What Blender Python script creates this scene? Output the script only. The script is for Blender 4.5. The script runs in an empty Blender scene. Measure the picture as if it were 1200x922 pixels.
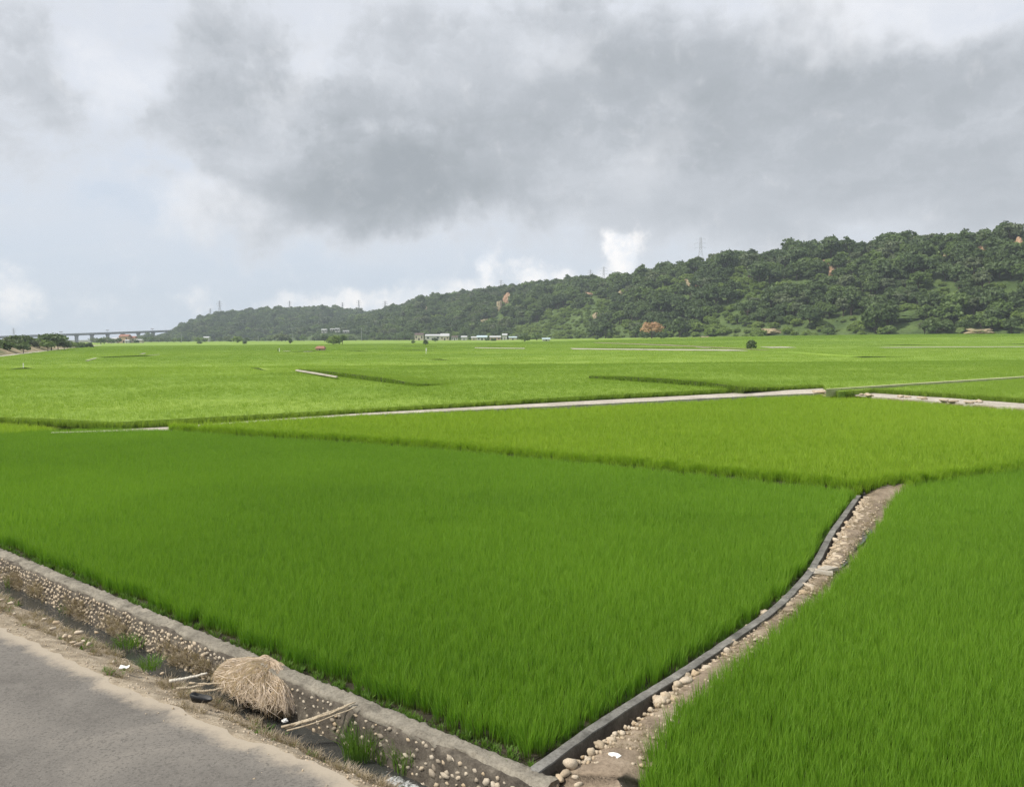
import bpy, bmesh, math, random
import numpy as np
from mathutils import Vector, Matrix, noise

random.seed(7)
RNG = np.random.default_rng(11)
SC = bpy.context.scene
COL = SC.collection
R = math.radians

# ------------------------------------------------------------------ camera
CAM_Z, PITCH, ROLL, FPX = 5.5, R(3.89), R(0.5), 1000.0
_f = Vector((0, math.cos(PITCH), -math.sin(PITCH)))
_u0 = Vector((0, math.sin(PITCH), math.cos(PITCH)))
_r0 = Vector((1, 0, 0))
_r = _r0 * math.cos(ROLL) - _u0 * math.sin(ROLL)
_u = _u0 * math.cos(ROLL) + _r0 * math.sin(ROLL)
cam_data = bpy.data.cameras.new('camera')
cam_data.sensor_width = 36.0
cam_data.lens = 36.0 * FPX / 1200.0
cam_data.clip_start = 0.1
cam_data.clip_end = 20000.0
cam = bpy.data.objects.new('camera', cam_data)
COL.objects.link(cam)
cam.matrix_world = Matrix(((_r.x, _u.x, -_f.x, 0), (_r.y, _u.y, -_f.y, 0), (_r.z, _u.z, -_f.z, CAM_Z), (0, 0, 0, 1)))
SC.camera = cam
EYE = Vector((0, 0, CAM_Z))


def ray(px, py):
    return _f + _r * ((px - 600) / FPX) + _u * ((461 - py) / FPX)


def P(px, py, z=0.0):
    """where the sight line of a photo pixel meets height z (used only to measure positions)"""
    d = ray(px, py)
    return EYE + d * ((z - CAM_Z) / d.z)


def PD(px, py, y):
    d = ray(px, py)
    return EYE + d * (y / d.y)


# ------------------------------------------------------------------ world, sun, exposure
SUN_EL, SUN_AZ = R(52), R(-108)      # azimuth from +Y towards +X: the sun stands to the left, a little behind
world = bpy.data.worlds.new('World')
SC.world = world
world.use_nodes = True


class G:
    """tiny node-graph writer"""
    def __init__(self, nt):
        self.nt = nt
        self.n = nt.nodes
        self.l = nt.links

    def add(self, t, **kw):
        nd = self.n.new(t)
        for k, v in kw.items():
            setattr(nd, k, v)
        return nd

    def put(self, sock, v):
        if isinstance(v, bpy.types.NodeSocket):
            self.l.new(v, sock)
        elif v is not None:
            sock.default_value = v

    def m(self, op, a, b=None, c=None, clamp=False):
        nd = self.add('ShaderNodeMath', operation=op, use_clamp=clamp)
        for i, v in enumerate((a, b, c)):
            if v is not None:
                self.put(nd.inputs[i], v)
        return nd.outputs[0]

    def vm(self, op, a, b=None, s=None):
        nd = self.add('ShaderNodeVectorMath', operation=op)
        self.put(nd.inputs[0], a)
        if b is not None:
            self.put(nd.inputs[1], b)
        if s is not None:
            self.put(nd.inputs['Scale'], s)
        return nd.outputs['Value'] if op in ('LENGTH', 'DOT_PRODUCT') else nd.outputs[0]

    def noise(self, vec, scale, detail=4, rough=0.55, dist=0.0, out=0):
        nd = self.add('ShaderNodeTexNoise')
        if vec is not None:
            self.put(nd.inputs['Vector'], vec)
        nd.inputs['Scale'].default_value = scale
        nd.inputs['Detail'].default_value = detail
        nd.inputs['Roughness'].default_value = rough
        nd.inputs['Distortion'].default_value = dist
        return nd.outputs[out]

    def mr(self, v, a, b, c=0.0, d=1.0, kind='SMOOTHSTEP'):
        nd = self.add('ShaderNodeMapRange', interpolation_type=kind)
        self.put(nd.inputs[0], v)
        for i, q in enumerate((a, b, c, d)):
            self.put(nd.inputs[i + 1], q)
        return nd.outputs[0]

    def mix(self, fac, a, b, blend='MIX'):
        nd = self.add('ShaderNodeMix', data_type='RGBA', blend_type=blend)
        self.put(nd.inputs[0], fac)
        for s, v in ((nd.inputs[6], a), (nd.inputs[7], b)):
            if isinstance(v, (tuple, list)) and len(v) == 3:
                v = (*v, 1)
            self.put(s, v)
        return nd.outputs[2]

    def ramp(self, fac, stops):
        nd = self.add('ShaderNodeValToRGB')
        cr = nd.color_ramp
        while len(cr.elements) < len(stops):
            cr.elements.new(0.5)
        for e, (p, c) in zip(cr.elements, stops):
            e.position = p
            e.color = (*c, 1)
        self.put(nd.inputs[0], fac)
        return nd.outputs[0]


def build_sky():
    nt = world.node_tree
    nt.nodes.clear()
    g = G(nt)
    out = g.add('ShaderNodeOutputWorld')
    bg = g.add('ShaderNodeBackground')
    bg.inputs['Strength'].default_value = 0.1
    nt.links.new(bg.outputs[0], out.inputs[0])
    sky = g.add('ShaderNodeTexSky', sky_type='NISHITA')
    sky.sun_disc = False
    sky.sun_elevation = SUN_EL
    sky.sun_rotation = SUN_AZ
    sky.air_density = 1.2
    sky.dust_density = 3.0
    tc = g.add('ShaderNodeTexCoord').outputs['Generated']
    sp = g.add('ShaderNodeSeparateXYZ')
    nt.links.new(tc, sp.inputs[0])
    x, y, z = sp.outputs
    az = g.m('MULTIPLY', g.m('ARCTAN2', x, y), 57.29578)
    el = g.m('MULTIPLY', g.m('ARCSINE', z), 57.29578)
    # cloud-sheet coordinates (perspective of a layer overhead) and two turbulence fields
    zz = g.m('ADD', g.m('MAXIMUM', z, 0.0), 0.22)
    cv = g.add('ShaderNodeCombineXYZ')
    g.put(cv.inputs[0], g.m('DIVIDE', x, zz))
    g.put(cv.inputs[1], g.m('DIVIDE', y, zz))
    g.put(cv.inputs[2], g.m('MULTIPLY', z, 1.6))
    cvec = cv.outputs[0]
    n_big = g.noise(cvec, 1.3, 6, 0.55, 0.4)
    warp = g.vm('SUBTRACT', g.noise(tc, 5.0, 5, 0.6, 0.2, out=1), (0.5, 0.5, 0.5))
    warp2 = g.vm('SUBTRACT', g.noise(tc, 20.0, 4, 0.62, 0.0, out=1), (0.5, 0.5, 0.5))
    uv = g.add('ShaderNodeCombineXYZ')
    g.put(uv.inputs[0], az)
    g.put(uv.inputs[1], el)
    uvw = g.vm('ADD', uv.outputs[0], g.vm('MULTIPLY', warp, (17.0, 11.0, 0.0)))
    uvw = g.vm('ADD', uvw, g.vm('MULTIPLY', warp2, (4.0, 3.2, 0.0)))
    uvc = g.vm('ADD', uv.outputs[0], g.vm('MULTIPLY', warp2, (4.0, 3.4, 0.0)))

    def blob(vec, px, py, rx, ry, rot=0, soft=0.0):
        d = ray(px, py).normalized()
        a0, e0 = math.degrees(math.atan2(d.x, d.y)), math.degrees(math.asin(d.z))
        mp = g.add('ShaderNodeMapping', vector_type='TEXTURE')
        g.put(mp.inputs[0], vec)
        mp.inputs['Location'].default_value = (a0, e0, 0)
        mp.inputs['Rotation'].default_value = (0, 0, R(rot))
        mp.inputs['Scale'].default_value = (rx * 0.0545, ry * 0.0545, 1)
        vz = g.vm('MULTIPLY', mp.outputs[0], (1, 1, 0))
        return g.mr(g.vm('LENGTH', vz), 1.0, soft, 0.0, 1.0)

    def total(vec, lst):
        acc = None
        for b in lst:
            v = g.m('MULTIPLY', blob(vec, *b[:4], rot=b[5] if len(b) > 5 else 0, soft=b[6] if len(b) > 6 else 0.0), b[4])
            acc = v if acc is None else g.m('ADD', acc, v)
        return acc

    n_mid = g.noise(g.vm('ADD', cvec, g.vm('MULTIPLY', warp2, (.25, .25, .25))), 3.2, 7, .58, .25)
    dark = total(uvw, [
        (235, 95, 250, 110, .62), (260, 145, 170, 60, .22), (0, 90, 140, 105, .42), (450, 20, 560, 80, .26), (390, 228, 210, 80, .75), (480, 190, 330, 170, .5), (480, 228, 200, 75, .75), (590, 195, 200, 70, .5),
        (640, 100, 520, 150, .38), (820, 80, 360, 100, .4), (860, 110, 560, 160, .4), (800, 210, 260, 100, .25), (1080, 170, 520, 210, .5), (900, 258, 420, 80, .26), (1300, 200, 400, 200, .35), (-180, 60, 300, 200, .4)])
    light = total(uvw, [
        (82, 88, 100, 80, .55), (345, 100, 80, 130, .42, 12), (775, 160, 100, 100, .30), (1060, 0, 260, 85, .75),
        (520, -20, 520, 80, .3), (630, 85, 130, 50, .2), (230, -10, 400, 60, .15), (415, 213, 40, 34, .2)])
    outside = g.m('MULTIPLY', g.mr(el, 20.0, 34.0), g.mr(n_big, 0.35, 0.7, 0.0, 0.8))
    den = g.m('ADD', g.m('SUBTRACT', dark, light), outside)
    high = g.mr(el, 5.0, 13.0)
    den = g.m('ADD', den, g.m('MULTIPLY', g.m('MULTIPLY', g.m('SUBTRACT', n_mid, .5), g.m('ADD', g.m('MULTIPLY', high, 1.5), .2)), 1.0))
    den = g.m('ADD', den, g.m('MULTIPLY', g.m('SUBTRACT', n_big, .5), .35))
    # colours (linear, times ten because the background strength is a tenth)
    base = g.ramp(g.mr(el, 0.0, 24.0, 0, 1, 'LINEAR'), [
        (0.0, (.68, .77, .88)), (0.18, (.62, .71, .825)), (0.45, (.63, .70, .805)), (0.7, (.69, .73, .80)), (1.0, (.76, .785, .83))])
    veil = g.mix(0.14, base, g.mix(1.0, sky.outputs[0], (0.1, 0.1, 0.1, 1), 'MULTIPLY'))
    shade = g.ramp(g.m('MULTIPLY', den, .62), [(0.0, (.76, .785, .83)), (0.14, (.68, .71, .755)), (0.32, (.57, .60, .64)), (0.55, (.455, .485, .52)), (0.8, (.39, .42, .45)), (1.0, (.35, .38, .41))])
    col = g.mix(g.mr(den, -0.25, 0.45, 0, 1), veil, shade)
    white = total(uvw, [(235, 222, 90, 40, .6), (95, 80, 70, 60, .7), (1050, 5, 240, 80, .8), (650, 88, 70, 34, .3), (340, 85, 50, 80, .3), (780, 160, 60, 60, .25)])
    col = g.mix(g.m('MULTIPLY', white, g.m('ADD', g.m('MULTIPLY', n_mid, 1.2), .1), clamp=True), col, (.90, .905, .92))
    cum = total(uvc, [
        (10, 345, 62, 40, .8), (225, 354, 44, 22, .45), (95, 355, 70, 26, .25), (385, 354, 90, 30, .7), (455, 354, 90, 28, .6), (520, 344, 80, 30, .5),
        (578, 318, 27, 36, .9), (622, 326, 36, 34, 1.0), (655, 327, 38, 32, .9), (690, 334, 60, 30, .65), (724, 290, 27, 34, 1.15), (722, 318, 34, 38, .95), (560, 345, 60, 26, .5),
        (746, 282, 18, 20, .5), (740, 334, 60, 28, .6), (790, 322, 60, 22, .35), (925, 294, 40, 34, .45), (140, 322, 60, 22, .2), (330, 357, 60, 22, .4)])
    cn = g.m('MULTIPLY', g.m('SUBTRACT', g.noise(tc, 38.0, 6, .62, .3), .5), 1.0)
    cumf = g.mr(g.m('ADD', cum, cn), 0.0, 0.95, 0, 1)
    col = g.mix(g.m('MULTIPLY', cumf, .9), col, g.mix(g.mr(g.noise(tc, 42.0, 5, .65), .32, .68), (.86, .89, .93), (1.10, 1.06, 1.02)))
    # below the horizon the dome goes on as pale haze
    col = g.mix(g.mr(el, -0.6, -4.0), col, (.42, .47, .46))
    col = g.mix(1.0, col, (8.5, 8.5, 8.6, 1), 'MULTIPLY')
    nt.links.new(col, bg.inputs['Color'])


build_sky()
sun_data = bpy.data.lights.new('sun', 'SUN')
sun_data.energy = 3.6
sun_data.angle = R(6)
sun_data.color = (1.0, 0.93, 0.82)
sun = bpy.data.objects.new('sun', sun_data)
COL.objects.link(sun)
_sd = Vector((math.sin(SUN_AZ) * math.cos(SUN_EL), math.cos(SUN_AZ) * math.cos(SUN_EL), math.sin(SUN_EL)))
sun.rotation_euler = (-_sd).to_track_quat('-Z', 'Y').to_euler()
sun.location = (-60, -20, 80)

SC.view_settings.view_transform = 'Standard'
SC.view_settings.look = 'None'
SC.view_settings.exposure = 0.35
SC.view_settings.gamma = 1.0
SC.render.engine = 'CYCLES'
cy = SC.cycles
cy.max_bounces = 6
cy.diffuse_bounces = 3
cy.glossy_bounces = 2
cy.transmission_bounces = 4
cy.transparent_max_bounces = 6
cy.volume_bounces = 0
cy.use_denoising = True
cy.denoising_input_passes = 'RGB_ALBEDO_NORMAL'
cy.denoising_prefilter = 'NONE'
cy.denoiser = 'OPENIMAGEDENOISE'
cy.use_adaptive_sampling = True
cy.adaptive_threshold = 0.01
cy.caustics_reflective = False
cy.caustics_refractive = False


# ------------------------------------------------------------------ helpers: objects
def tag(o, label=None, cat=None, group=None, kind=None):
    if label:
        o['label'] = label
    if cat:
        o['category'] = cat
    if group:
        o['group'] = group
    if kind:
        o['kind'] = kind
    return o


def empty(name, loc, rz=0.0):
    o = bpy.data.objects.new(name, None)
    COL.objects.link(o)
    o.location = loc
    o.rotation_euler = (0, 0, rz)
    return o


def link(name, me, parent=None, loc=None):
    o = bpy.data.objects.new(name, me)
    COL.objects.link(o)
    if parent:
        o.parent = parent
    if loc is not None:
        o.location = loc
    return o


def mesh(name, verts, faces, mats, midx=None, smooth=False):
    me = bpy.data.meshes.new(name)
    me.from_pydata([tuple(v) for v in verts], [], [tuple(int(i) for i in f) for f in faces])
    for m in (mats if isinstance(mats, (list, tuple)) else [mats]):
        me.materials.append(m)
    if midx is not None:
        me.polygons.foreach_set('material_index', np.asarray(midx, dtype=np.int32))
    if smooth:
        me.polygons.foreach_set('use_smooth', np.ones(len(me.polygons), dtype=bool))
    me.update()
    return me


class MB:
    """collects simple solids into one mesh"""
    def __init__(self):
        self.v, self.f = [], []

    def add(self, v, f):
        o = len(self.v)
        self.v += [Vector(p) for p in v]
        self.f += [[i + o for i in q] for q in f]
        return self

    def box(self, x0, y0, z0, x1, y1, z1):
        v = [(x0, y0, z0), (x1, y0, z0), (x1, y1, z0), (x0, y1, z0), (x0, y0, z1), (x1, y0, z1), (x1, y1, z1), (x0, y1, z1)]
        return self.add(v, [(3, 2, 1, 0), (4, 5, 6, 7), (0, 1, 5, 4), (1, 2, 6, 5), (2, 3, 7, 6), (3, 0, 4, 7)])

    def bar(self, a, b, r0, r1=None, n=4, jit=0.0):
        a, b = Vector(a), Vector(b)
        r1 = r0 if r1 is None else r1
        d = (b - a).normalized()
        s = d.orthogonal().normalized()
        t = d.cross(s)
        v = []
        for c, r in ((a, r0), (b, r1)):
            for k in range(n):
                an = 2 * math.pi * (k + .5) / n
                v.append(c + (s * math.cos(an) + t * math.sin(an)) * r)
        f = [(k, (k + 1) % n, n + (k + 1) % n, n + k) for k in range(n)]
        return self.add(v, f + [tuple(range(n - 1, -1, -1)), tuple(range(n, 2 * n))])

    def path(self, pts, rad, n=6):
        for i in range(len(pts) - 1):
            self.bar(pts[i], pts[i + 1], rad[i], rad[i + 1], n)
        return self

    def me(self, name, mats, smooth=False):
        return mesh(name, self.v, self.f, mats, smooth=smooth)

    def build(self, name, mats, parent=None, loc=None, smooth=False):
        return link(name, self.me(name, mats, smooth), parent, loc)


# ------------------------------------------------------------------ helpers: materials
def material(name):
    m = bpy.data.materials.new(name)
    m.use_nodes = True
    nt = m.node_tree
    nt.nodes.clear()
    g = G(nt)
    out = g.add('ShaderNodeOutputMaterial')
    return m, g, out


def rock_mat(name, stops, scale, rough=0.9, bump=0.3, bump_scale=None, obj_rand=0.0, spec=0.2, bump_dist=0.02, rand_stops=None):
    m, g, out = material(name)
    pos = g.add('ShaderNodeNewGeometry').outputs['Position']
    n = g.noise(pos, scale, 6, .6)
    col = g.ramp(n, stops)
    if rand_stops:
        rnd = g.add('ShaderNodeObjectInfo').outputs['Random']
        col = g.mix(.55, col, g.ramp(rnd, rand_stops))
    fine = g.noise(pos, scale * 9, 5, .7)
    col = g.mix(g.mr(fine, .42, .66, 0, .55), col, g.mix(1.0, col, (.45, .43, .40, 1), 'MULTIPLY'))
    col = g.mix(g.mr(g.noise(pos, scale * 17, 3, .7), .6, .72, 0, .35), col, g.mix(1.0, col, (1.7, 1.68, 1.62, 1), 'MULTIPLY'))
    b = g.add('ShaderNodeBump')
    b.inputs['Strength'].default_value = bump
    b.inputs['Distance'].default_value = bump_dist
    g.put(b.inputs['Height'], g.noise(pos, bump_scale or scale * 4, 6, .65))
    p = g.add('ShaderNodeBsdfPrincipled')
    g.put(p.inputs['Base Color'], col)
    p.inputs['Roughness'].default_value = rough
    p.inputs['Specular IOR Level'].default_value = spec
    g.put(p.inputs['Normal'], b.outputs[0])
    g.l.new(p.outputs[0], out.inputs[0])
    return m


def plain_mat(name, c, rough=.7, spec=.3, var=.12, metal=0.0):
    m, g, out = material(name)
    pos = g.add('ShaderNodeNewGeometry').outputs['Position']
    n = g.noise(pos, 3.0, 4)
    col = g.mix(n, tuple(k * (1 - var) for k in c), tuple(min(1, k * (1 + var)) for k in c))
    p = g.add('ShaderNodeBsdfPrincipled')
    g.put(p.inputs['Base Color'], col)
    p.inputs['Roughness'].default_value = rough
    p.inputs['Specular IOR Level'].default_value = spec
    p.inputs['Metallic'].default_value = metal
    g.l.new(p.outputs[0], out.inputs[0])
    return m


def plot_tone(g, pos):
    """each plot of the plain keeps its own tone"""
    vo = g.add('ShaderNodeTexVoronoi', distance='CHEBYCHEV')
    vo.inputs['Scale'].default_value = 1.0
    vo.inputs['Randomness'].default_value = .75
    vec = g.add('ShaderNodeMapping')
    g.put(vec.inputs[0], pos)
    vec.inputs['Rotation'].default_value = (0, 0, .45)
    vec.inputs['Scale'].default_value = (1 / 75, 1 / 48, 0)
    g.put(vo.inputs['Vector'], vec.outputs[0])
    sp = g.add('ShaderNodeSeparateColor')
    g.put(sp.inputs[0], vo.outputs['Color'])
    return sp.outputs[0]


def leaf_mat(name, c0, c1, trans=.35, big=0.05, tip=None, rough=.55, spec=.25, island=True, big_amt=.6, stretch=None, root=None, plots=False):
    """leaf: two greens mixed per plant, per leaf and in broad drifts over the land"""
    m, g, out = material(name)
    pos = g.add('ShaderNodeNewGeometry')
    rnd = g.add('ShaderNodeObjectInfo').outputs['Random']
    vec = pos.outputs['Position']
    if stretch:
        vec = g.vm('MULTIPLY', vec, stretch)
    drift = g.mr(g.noise(vec, big, 5, .6), .3, .7)
    k = g.m('MULTIPLY', drift, big_amt)
    k = g.m('ADD', k, g.m('MULTIPLY', rnd, 1 - big_amt if not island else (1 - big_amt) * .6))
    if island:
        k = g.m('ADD', k, g.m('MULTIPLY', pos.outputs['Random Per Island'], (1 - big_amt) * .4))
    col = g.mix(k, c0, c1)
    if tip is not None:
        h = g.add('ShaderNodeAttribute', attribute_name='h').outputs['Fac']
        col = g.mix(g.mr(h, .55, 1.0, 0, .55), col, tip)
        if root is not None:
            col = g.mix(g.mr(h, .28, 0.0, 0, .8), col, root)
    if plots:
        col = g.mix(g.m('MULTIPLY', plot_tone(g, pos.outputs['Position']), .75), col, g.mix(1.0, col, (.74, .80, .62, 1), 'MULTIPLY'))
    p = g.add('ShaderNodeBsdfPrincipled')
    g.put(p.inputs['Base Color'], col)
    p.inputs['Roughness'].default_value = rough
    p.inputs['Specular IOR Level'].default_value = spec
    t = g.add('ShaderNodeBsdfTranslucent')
    g.put(t.inputs['Color'], g.mix(1.0, col, (1.25, 1.25, .65, 1), 'MULTIPLY'))
    mx = g.add('ShaderNodeMixShader')
    mx.inputs[0].default_value = trans
    g.l.new(p.outputs[0], mx.inputs[1])
    g.l.new(t.outputs[0], mx.inputs[2])
    g.l.new(mx.outputs[0], out.inputs[0])
    return m


# rice: near plots are a deeper green, the far plain a yellower one
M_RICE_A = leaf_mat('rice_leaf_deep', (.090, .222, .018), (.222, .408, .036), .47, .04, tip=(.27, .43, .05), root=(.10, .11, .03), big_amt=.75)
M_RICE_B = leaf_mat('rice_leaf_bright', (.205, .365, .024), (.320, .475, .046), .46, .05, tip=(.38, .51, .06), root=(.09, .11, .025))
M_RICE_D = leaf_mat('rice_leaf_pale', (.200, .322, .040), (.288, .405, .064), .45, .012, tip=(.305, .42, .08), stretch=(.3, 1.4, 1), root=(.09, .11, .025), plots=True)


def canopy_mat(name, c0, c1, c2):
    m, g, out = material(name)
    pos = g.add('ShaderNodeNewGeometry').outputs['Position']
    s1 = g.noise(g.vm('MULTIPLY', pos, (.25, 1.3, 1)), .022, 6, .6)
    s2 = g.noise(g.vm('MULTIPLY', pos, (.5, 1.0, 1)), .35, 5, .7)
    col = g.mix(g.mr(s1, .3, .7), c0, c1)
    col = g.mix(g.mr(s2, .45, .8, 0, .6), col, c2)
    col = g.mix(g.m('MULTIPLY', plot_tone(g, pos), .75), col, g.mix(1.0, col, (.74, .80, .62, 1), 'MULTIPLY'))
    b = g.add('ShaderNodeBump')
    b.inputs['Strength'].default_value = .55
    b.inputs['Distance'].default_value = .25
    g.put(b.inputs['Height'], g.noise(pos, 3.5, 5, .7))
    p = g.add('ShaderNodeBsdfPrincipled')
    g.put(p.inputs['Base Color'], col)
    p.inputs['Roughness'].default_value = .8
    p.inputs['Specular IOR Level'].default_value = .1
    g.put(p.inputs['Normal'], b.outputs[0])
    g.l.new(p.outputs[0], out.inputs[0])
    return m


M_CANOPY = canopy_mat('rice_canopy', (.200, .312, .046), (.280, .382, .068), (.155, .262, .038))
M_STEM_SHADE = rock_mat('rice_stem_shade', [(.3, (.045, .07, .016)), (.7, (.085, .125, .026))], 2.0, .9, .5, 12)  # stem green-brown, with the shade of step faces put into the colour
M_MUD = rock_mat('paddy_mud', [(.3, (.035, .032, .022)), (.7, (.075, .068, .045))], 3.0, .9, .3, spec=.12)
M_DIRT = rock_mat('dirt', [(.3, (.17, .135, .10)), (.5, (.27, .215, .16)), (.72, (.38, .315, .24))], 2.2, .95, .6, 26)
M_VERGE = rock_mat('verge_dirt', [(.3, (.20, .165, .12)), (.5, (.34, .285, .21)), (.7, (.50, .43, .33))], 3.1, .95, .7, 22)
M_CONC = rock_mat('weathered_concrete', [(.28, (.13, .118, .097)), (.5, (.25, .23, .19)), (.75, (.36, .33, .27))], 2.6, .95, .8, 34)
M_MORTAR = rock_mat('dark_mortar', [(.3, (.05, .043, .036)), (.55, (.125, .11, .09)), (.75, (.24, .215, .175))], 5.0, .95, .7, 26)
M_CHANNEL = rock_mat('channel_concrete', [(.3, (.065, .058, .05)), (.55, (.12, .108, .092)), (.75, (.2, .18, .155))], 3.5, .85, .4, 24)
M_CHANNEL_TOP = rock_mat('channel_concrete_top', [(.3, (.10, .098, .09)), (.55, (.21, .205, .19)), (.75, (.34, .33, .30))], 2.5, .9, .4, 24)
M_STONE = rock_mat('river_stone', [(.3, (.33, .25, .165)), (.7, (.54, .43, .30))], 7.0, .8, .2, 30, rand_stops=[(0, (.34, .29, .22)), (.35, (.54, .47, .37)), (.7, (.66, .60, .51)), (1, (.50, .38, .24))])
M_COBBLE = rock_mat('cobble_stone', [(.3, (.32, .27, .21)), (.7, (.56, .50, .41))], 9.0, .8, .2, 40, rand_stops=[(0, (.16, .135, .105)), (.35, (.33, .285, .22)), (.75, (.60, .54, .44)), (1, (.48, .35, .2))])
M_TRACK = rock_mat('pale_track', [(.3, (.36, .33, .28)), (.7, (.56, .52, .45))], .6, .95, .3, 6)
M_BUND = rock_mat('pale_grass_bund', [(.3, (.38, .42, .19)), (.7, (.54, .54, .33))], 1.2, .95, .3, 6)
M_TAN = rock_mat('tan_bank', [(.36, (.10, .13, .045)), (.46, (.28, .235, .14)), (.7, (.48, .40, .27))], .12, .95, .3, 1.5)
M_EARTH = rock_mat('orange_earth', [(.3, (.30, .175, .105)), (.6, (.40, .27, .175)), (.8, (.46, .36, .265))], .22, .95, .5, .8, bump_dist=.6)
M_HILL = rock_mat('hill_undergrowth', [(.3, (.05, .085, .025)), (.6, (.10, .15, .042)), (.85, (.15, .19, .065))], .06, .95, .5, .6, bump_dist=.8)
M_GROUND = rock_mat('ground', [(.3, (.09, .11, .04)), (.7, (.16, .17, .07))], .05, .95, .2, 1.0)
M_WHITE = plain_mat('white_plastic', (.78, .78, .76), .5)
M_BLACK = plain_mat('black_plastic', (.018, .019, .021), .45)
M_BAMBOO = rock_mat('dry_bamboo', [(.3, (.36, .29, .20)), (.7, (.52, .45, .34))], 8, .7, .2, 40)
M_POLEWHITE = plain_mat('pale_pole', (.60, .56, .48), .7)
M_BARK = rock_mat('bark', [(.3, (.06, .045, .035)), (.7, (.14, .11, .085))], 3, .95, .5, 14)
M_STEEL = plain_mat('tower_steel', (.42, .43, .45), .5, .4, metal=.2)
M_BRIDGE = plain_mat('bridge_concrete', (.30, .31, .32), .85)
M_HOUSEW = plain_mat('white_render', (.48, .47, .44), .85)
M_HOUSEC = plain_mat('cream_render', (.52, .46, .37), .85)
M_HOUSEP = plain_mat('pink_render', (.52, .36, .30), .85)
M_HOUSEO = plain_mat('orange_render', (.52, .36, .24), .85)
M_ROOFW = plain_mat('pale_sheet_roof', (.46, .47, .48), .75)
M_ROOFB = plain_mat('blue_sheet_roof', (.46, .57, .62), .55)
M_ROOFR = plain_mat('red_tile_roof', (.30, .15, .11), .8)
M_ROOFD = plain_mat('dark_roof', (.12, .085, .08), .8)
M_DARKGLASS = plain_mat('dark_window', (.04, .045, .05), .25, .5)
M_STRAW = leaf_mat('dry_straw', (.52, .43, .345), (.76, .655, .55), .25, .8, big_amt=.3)
M_STRAWDARK = leaf_mat('shaded_straw', (.20, .14, .08), (.36, .27, .165), .2, .8, big_amt=.3)  # straw copy darkened in place of shade beneath the heap
M_DRYGRASS = leaf_mat('dry_grass', (.26, .21, .15), (.45, .385, .295), .25, .5, big_amt=.5)
M_WEED = leaf_mat('weed_leaf', (.08, .17, .025), (.17, .30, .05), .35, 1.5, big_amt=.4)
M_TREE = [
    leaf_mat('dark_tree_leaf', (.060, .098, .040), (.125, .182, .062), .3, .012),
    leaf_mat('mid_tree_leaf', (.090, .145, .044), (.175, .25, .075), .32, .012),
    leaf_mat('grey_tree_leaf', (.105, .140, .075), (.175, .21, .11), .3, .012),
    leaf_mat('bright_shrub_leaf', (.135, .210, .046), (.24, .32, .08), .34, .012),
]
M_RUSSET = leaf_mat('russet_leaf', (.36, .19, .10), (.55, .38, .23), .2, .3)


def asphalt():
    m, g, out = material('asphalt')
    pos = g.add('ShaderNodeNewGeometry').outputs['Position']
    n = g.noise(pos, .55, 6, .6, .6)
    n2 = g.noise(pos, 5.0, 5, .65)
    col = g.ramp(n, [(.28, (.112, .104, .094)), (.5, (.160, .149, .134)), (.72, (.215, .198, .174))])
    col = g.mix(g.mr(n2, .55, .8, 0, .35), col, (.26, .24, .21))
    # grit and pale scuffs
    vo = g.add('ShaderNodeTexVoronoi')
    vo.inputs['Scale'].default_value = 38
    g.put(vo.inputs['Vector'], pos)
    col = g.mix(g.mr(vo.outputs['Distance'], .30, .04, 0, .55), col, (.32, .30, .265))
    col = g.mix(g.mr(g.noise(pos, 24.0, 3, .7), .48, .68, 0, .75), col, (.085, .08, .072))
    # older patch seams and hairline cracks
    vc = g.add('ShaderNodeTexVoronoi', feature='DISTANCE_TO_EDGE')
    vc.inputs['Scale'].default_value = .42
    g.put(vc.inputs['Vector'], g.vm('ADD', pos, g.vm('MULTIPLY', g.noise(pos, 2.5, 5, .7, out=1), (.7, .7, .7))))
    col = g.mix(g.mr(vc.outputs['Distance'], .008, .002, 0, .18), col, (.055, .05, .045))
    scuff = g.mr(g.noise(g.vm('MULTIPLY', pos, (1, 2.2, 1)), 1.7, 7, .7, .3), .66, .75, 0, .5)
    col = g.mix(scuff, col, (.36, .33, .29))
    # blown dust along the verge: distance from the road edge stored as an attribute
    e = g.add('ShaderNodeAttribute', attribute_name='edge').outputs['Fac']
    e = g.m('ADD', e, g.m('MULTIPLY', g.m('SUBTRACT', g.noise(pos, 3.0, 6, .65), .5), .55))
    col = g.mix(g.mr(e, .42, .04, 0, .85), col, (.40, .345, .27))
    b = g.add('ShaderNodeBump')
    b.inputs['Strength'].default_value = .35
    b.inputs['Distance'].default_value = .01
    g.put(b.inputs['Height'], g.noise(pos, 34, 4, .75))
    p = g.add('ShaderNodeBsdfPrincipled')
    g.put(p.inputs['Base Color'], col)
    p.inputs['Roughness'].default_value = .88
    p.inputs['Specular IOR Level'].default_value = .25
    g.put(p.inputs['Normal'], b.outputs[0])
    g.l.new(p.outputs[0], out.inputs[0])
    return m


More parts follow.
